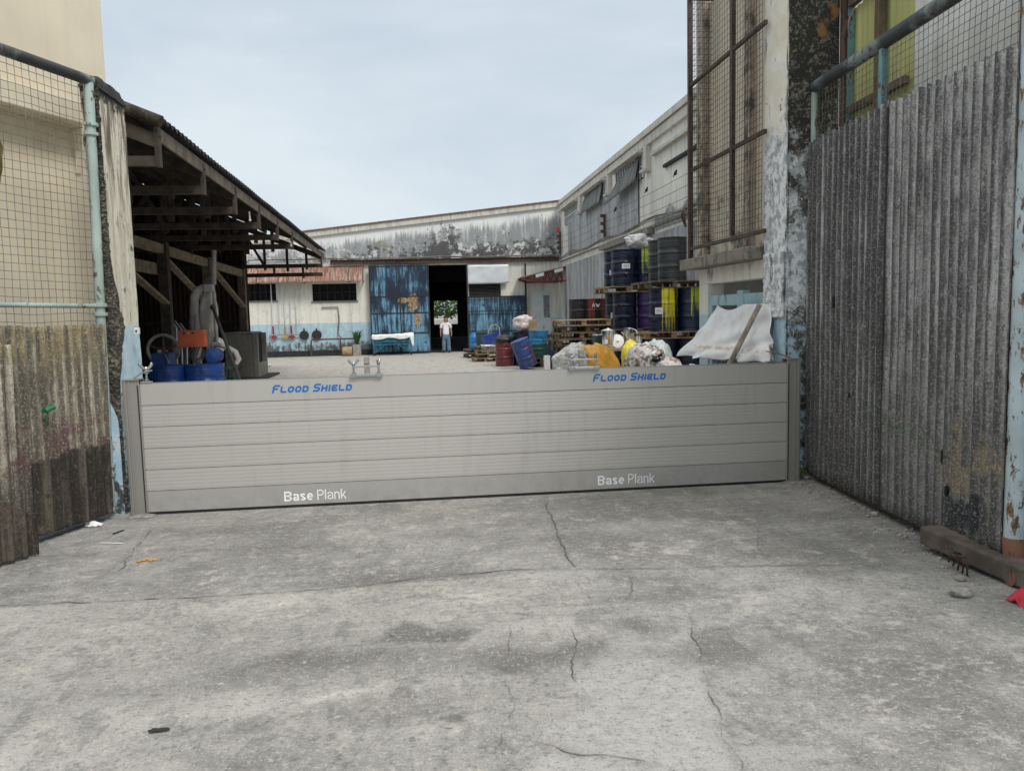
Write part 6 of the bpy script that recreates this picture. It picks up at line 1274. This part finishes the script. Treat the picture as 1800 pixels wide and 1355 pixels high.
for s in (-1, 1): b = len(NJ); NJ += [((s*.095, 0, .70), .118), ((s*.105, -.012, .48), .103), ((s*.112, .0, .25), .097), ((s*.118, .008, .04), .098)]; EJ += [(1, b)] + [(b+i, b+i+1) for i in range(3)]
skin_obj('jeans', NJ, EJ, M['jeans'], man, 2)
for s in (-1, 1): m = MB(); m.sphere((s*.125, -.07, .05), (.052, .14, .05), 12, 8); m.build('shoe', M['black_bag'], man, local=True, smooth=60)
# ------------------------------------------------------------------ things inside the shed
YD = 15.9
for px, n_ in ((296, 'left'), (359, 'right')): drum(f'large open blue drum in the shed, {n_} one below the orange box' if n_ == 'right' else 'large open blue drum in the shed, next to the gate pillar', 'drum_blue', (X(px, YD, 640), YD, 0), .5, R=.37, H=.885, group='open blue drums in the shed', open_=True)
cb = thing('control_box', 'orange-red steel control box with three dark knobs on a thin stand', 'control box', (X(336, YD+.45), YD+.45, 0))
c0, c1 = at(311, 581, YD+.35), at(360, 610, YD+.35)
m = MB(); m.box(c0.x, YD+.35, c1.z, c1.x, YD+.60, c0.z); m.build('cabinet', M['box_orange'], cb, bevel=.012)
for i in range(3): m = MB(); m.tube([(c0.x+.14+.085*i, YD+.35, c0.z-.06), (c0.x+.14+.085*i, YD+.31, c0.z-.06)], .02, 10); m.build('knob', M['soot_black'] if i != 1 else M['steel'], cb, smooth=40)
m = MB()
for x in (c0.x+.05, c1.x-.05): m.bar((x, YD+.56, 0), (x, YD+.56, c0.z+.0), .04, .04)
for x in (c0.x+.20, c0.x+.30): m.tube([(x, YD+.5, c0.z), (x+.02, YD+.55, c0.z+.32)], .010, 6)
m.build('stand', M['rust_steel'], cb)
m = MB()
for i in range(4): m.tube([(c1.x-.28+.05*i, YD+.45, c1.z), (c1.x-.34+.05*i, YD+.38, c1.z-.18), (c1.x-.22+.04*i, YD+.36, c1.z-.30-.02*i), (c1.x-.10+.02*i, YD+.38, c1.z-.2), (c1.x-.06, YD+.45, c1.z)], .013, 6)
m.build('cable_loop', M['cable_black'], cb, smooth=60)
mo = thing('electric_motor', 'blue electric motor with grey belt guard beside the right blue drum', 'motor', (X(378, YD+.6, 625), YD+.6, 0)); mx_, mz = X(377, YD+.5, 625), at(377, 625, YD+.5).z
m = MB(); Rx = Matrix.Rotation(PI/2, 3, 'X'); m.lathe([(0, -.2), (.10, -.2), (.145, -.17), (.15, -.14), (.15, .14), (.14, .17), (0, .2)], 24, (mx_, YD+.5, mz), Rx)
for i in range(12): a = i*PI/6; m.bar((mx_+.155*math.cos(a), YD+.38, mz+.155*math.sin(a)), (mx_+.155*math.cos(a), YD+.62, mz+.155*math.sin(a)), .012, .02)
m.build('motor_body', M['motor_blue'], mo, smooth=40); m = MB(); m.lathe([(.09, -.215), (.03, -.225), (0, -.225)], 20, (mx_, YD+.5, mz), Rx); m.build('fan_cover', M['soot_black'], mo)
m = MB(); m.box(mx_-.16, YD+.36, mz-.24, mx_+.16, YD+.66, mz-.155); m.box(mx_-.13, YD+.4, .0, mx_-.06, YD+.62, mz-.241); m.box(mx_+.06, YD+.4, 0, mx_+.13, YD+.62, mz-.241); m.build('motor_base', M['rust_steel'], mo)
m = MB(); m.tube([(mx_-.05, YD+.75, mz+.22), (mx_+.15, YD+.75, mz+.18), (mx_+.36, YD+.75, mz+.05), (mx_+.42, YD+.75, mz-.10), (mx_+.36, YD+.75, mz-.2)], [.05, .055, .06, .06, .05], 10); m.build('belt_guard', M['pipe_duct'], mo, smooth=60)
du = thing('dust_collector', 'grey dust duct with hanging cloth filter bag against the shed post', 'dust collector', (X(358, 17.2), 17.2, 0)); YU = 17.2
def q(px, py, y=YU): v = at(px, py, y); return Vector((v.x, y, v.z))
m = MB(); m.tube([q(368, 507), q(356, 506), q(347, 510), q(342, 522), q(341, 550), q(345, 585), q(347, 640)], [.07, .075, .085, .09, .09, .10, .10], 14); m.build('duct', M['pipe_duct'], du, smooth=60)
m = MB(); a = q(360, 500); b = q(376, 513); m.box(a.x, YU-.12, b.z, b.x, YU+.12, a.z); m.build('junction_box', M['pipe_duct'], du, bevel=.01)
m = MB()
def bagf(u, v):
    c = q(360+3*v, 510+95*v); r = (.10+.09*math.sin(PI*min(1, v*1.15)))*(1+.10*math.sin(u*2*PI*5+v*3)); return (c.x+r*math.cos(2*PI*u), YU+.22+r*.8*math.sin(2*PI*u), c.z)
m.grid(bagf, 40, 24); m.build('filter_bag', M['cloth_bag'], du, smooth=80)
m = MB()
def bagg(u, v):
    c = q(373+5*v, 594+26*v); r = (.08+.07*math.sin(PI*v))*(1+.18*math.sin(u*2*PI*4+v*2)); return (c.x+r*1.3*math.cos(2*PI*u), YU+.15+r*.8*math.sin(2*PI*u), c.z)
m.grid(bagg, 36, 14); m.build('filter_bag', M['cloth_bag'], du, smooth=80)
m = MB(); m.tube([q(376, 440), q(376, 500)], .05, 8); m.tube([q(376, 513), q(381, 600), q(382, 660)], .04, 8); m.build('upright_pipe', M['pipe_duct'], du, smooth=50)
ip = thing('iron_pole', 'long dark iron pole slanting from the shed post to the ground', 'pole', (X(400, 16.5), 16.5, 0)); a, b = at(374, 540, 17.0), at(420, 664, 15.4); d = (b-a).normalized(); e = a+d*(a.z/-d.z)
m = MB(); m.tube([a, e], .035, 8); m.build('pole', M['steel_grey'] if False else M['soot_black'], ip, smooth=50); m = MB(); m.sphere(a, .06, 10, 8); m.build('pole_head', M['rust_steel'], ip, smooth=50)
rg = thing('flywheel', 'large grey flywheel ring standing behind the left blue drum', 'flywheel', (X(287, 17.3, 612), 17.3, 0)); c = at(287, 615, 17.3); m = MB()
m.tube([(c.x+.32*math.cos(a), 17.3, c.z+.32*math.sin(a)) for a in np.linspace(0, 2*PI, 37)], .035, 8, False); m.build('rim', M['pipe_duct'], rg, smooth=60)
m = MB()
for i in range(5): a = i*2*PI/5+.3; m.bar((c.x, 17.3, c.z), (c.x+.3*math.cos(a), 17.3, c.z+.3*math.sin(a)), .04, .03, (0, 1, 0))
m.tube([(c.x, 17.2, c.z), (c.x, 17.4, c.z)], .06, 10); m.build('hub', M['rust_steel'], rg); m = MB(); m.bar((c.x, 17.42, 0), (c.x, 17.42, c.z+.05), .1, .06, (0, 1, 0)); m.build('stand', M['rust_steel'], rg)
gb = thing('gear_box', 'dark blue machine housing behind the left blue drum', 'machine', (X(285, 16.7, 630), 16.7, 0)); a, b = at(268, 621, 16.6), at(299, 640, 16.6); m = MB(); m.box(a.x, 16.5, 0, b.x, 16.95, a.z); m.build('housing', M['motor_blue'], gb, bevel=.02)
m = MB(); m.tube([(b.x-.05, 16.48, a.z-.02), (b.x+.02, 16.4, a.z-.15), (b.x+.05, 16.4, .9)], .02, 6); m.build('hose', M['steel_grey'], gb, smooth=50); m = MB(); m.tube([(a.x+.1, 16.7, a.z), (a.x+.1, 16.7, a.z+.06)], .05, 10); m.build('filler_cap', M['steel_grey'], gb, smooth=50)
gs = thing('glass_stack', 'several pale-edged glass panes leaning in the shed', 'glass panes', (X(305, 19), 19, 0))
for i in range(4):
    a = at(289+9*i, 545+6*i, 19+.1*i); b = at(300+9*i, 592, 18.8+.1*i); m = MB()
    A_ = Vector((a.x-.05, 18.9+.1*i, .02)); m.prism([A_, A_+Vector((.25, -.35, 0)), A_+Vector((.30, -.30, 1.62-.05*i)), A_+Vector((.05, .08, 1.85-.06*i))], (.02, .015, 0)); o = m.build('pane', M['glass_pane'], gs)
    m = MB(); m.bar(A_+Vector((.262, -.36, 0)), A_+Vector((.312, -.31, 1.62-.05*i)), .03, .025); m.bar(A_+Vector((.312, -.31, 1.63-.05*i)), A_+Vector((.062, .07, 1.86-.06*i)), .025, .025); m.build('edge', M['galv_light'], o)
tk = thing('concrete_tank', 'weathered grey concrete tank under the end post of the shed', 'tank', (-5.4, 24.0, 0)); Yk = 23.4
ta, tb_, tcx = at(393, 586, Yk).x, at(442, 586, Yk).x, at(452, 590, Yk).x
m = MB(); m.box(ta, Yk, 0, tb_, Yk+1.3, 1.33); m.box(ta-.05, Yk-.04, 1.332, tb_+.03, Yk+1.34, 1.38); m.box(tb_+.002, Yk, 0, tb_+.17, Yk+.10, 1.34); m.box(tb_+.002, Yk+1.2, 0, tb_+.17, Yk+1.3, 1.34); m.box(tb_+.002, Yk+.101, 0, tb_+.17, Yk+1.199, .45); m.build('tank_body', M['concrete_tank'], tk, bevel=.02)
m = MB(); m.box(tb_+.003, Yk+.101, .451, tb_+.03, Yk+1.199, 1.33); m.build('niche', M['dark_void'], tk); m = MB(); m.tube([(ta+.1, Yk+.3, 1.40), (tb_-.1, Yk+.3, 1.42)], .02, 6); m.build('pipe', M['rust_steel'], tk)
m = MB(); m.box(ta-.6, Yk-.5, 0, tb_+.45, Yk+1.7, .06); tag(m.build('slab', M['soot_black'], origin=(ta, Yk, 0), bevel=.02), 'blackened concrete slab under the grey tank', kind='structure')
m = MB(); v = gnd(458, 645)
m.grid(lambda u, w2: (v.x-.2+.5*u, v.y-.4+.9*w2, .07+.30*math.exp(-((u-.3)/.35)**2-((w2-.6)/.4)**2)+.10*abs(mn.noise(Vector((u*5, w2*5, 1))))-.06), 16, 16); tag(m.build('rag_heap', M['mint_cloth'], origin=(v.x, v.y, 0), smooth=70, solid=.01), 'heap of pale mint plastic rags at the foot of the tank', 'rags')
st = thing('stool', 'small low greenish stool between the blue drum and the tank', 'stool', (X(402, 16.4, 655), 16.4, 0)); a, b = at(394, 646, 16.3), at(412, 646, 16.3); m = MB(); m.box(a.x, 16.3, a.z-.05, b.x, 16.6, a.z); m.build('seat', M['bin_green'], st)
for x in (a.x+.02, b.x-.02):
    for y in (16.33, 16.57): MB().box(x-.015, y-.015, 0, x+.015, y+.015, a.z-.051).build('leg', M['bin_green'], st)
v = at(245, 581, 8.02); sw = thing('switch_box', 'small white switch box on the inner side of the left pillar', 'switch box', (-2.66, 7.62, v.z)); m = MB(); m.box(-2.685, 7.60, v.z-.03, -2.645, 7.65, v.z+.03); m.build('box', M['paper_white'], sw, bevel=.004); m = MB(); m.box(-2.67, 7.594, v.z-.01, -2.655, 7.599, v.z+.01); m.build('switch', M['soot_black'], sw)
v = gnd(440, 634); m = MB(); 
for i in range(8): m.sphere((v.x+rnd.uniform(-.4, .5), v.y+rnd.uniform(-.3, .3), .02), (rnd.uniform(.04, .12), .06, .03), 8, 6, lambda d: 1+.4*mn.noise(d*2))
tag(m.build('debris', M['rust_orange'], smooth=50), 'scattered reddish debris on the yard floor', kind='stuff')
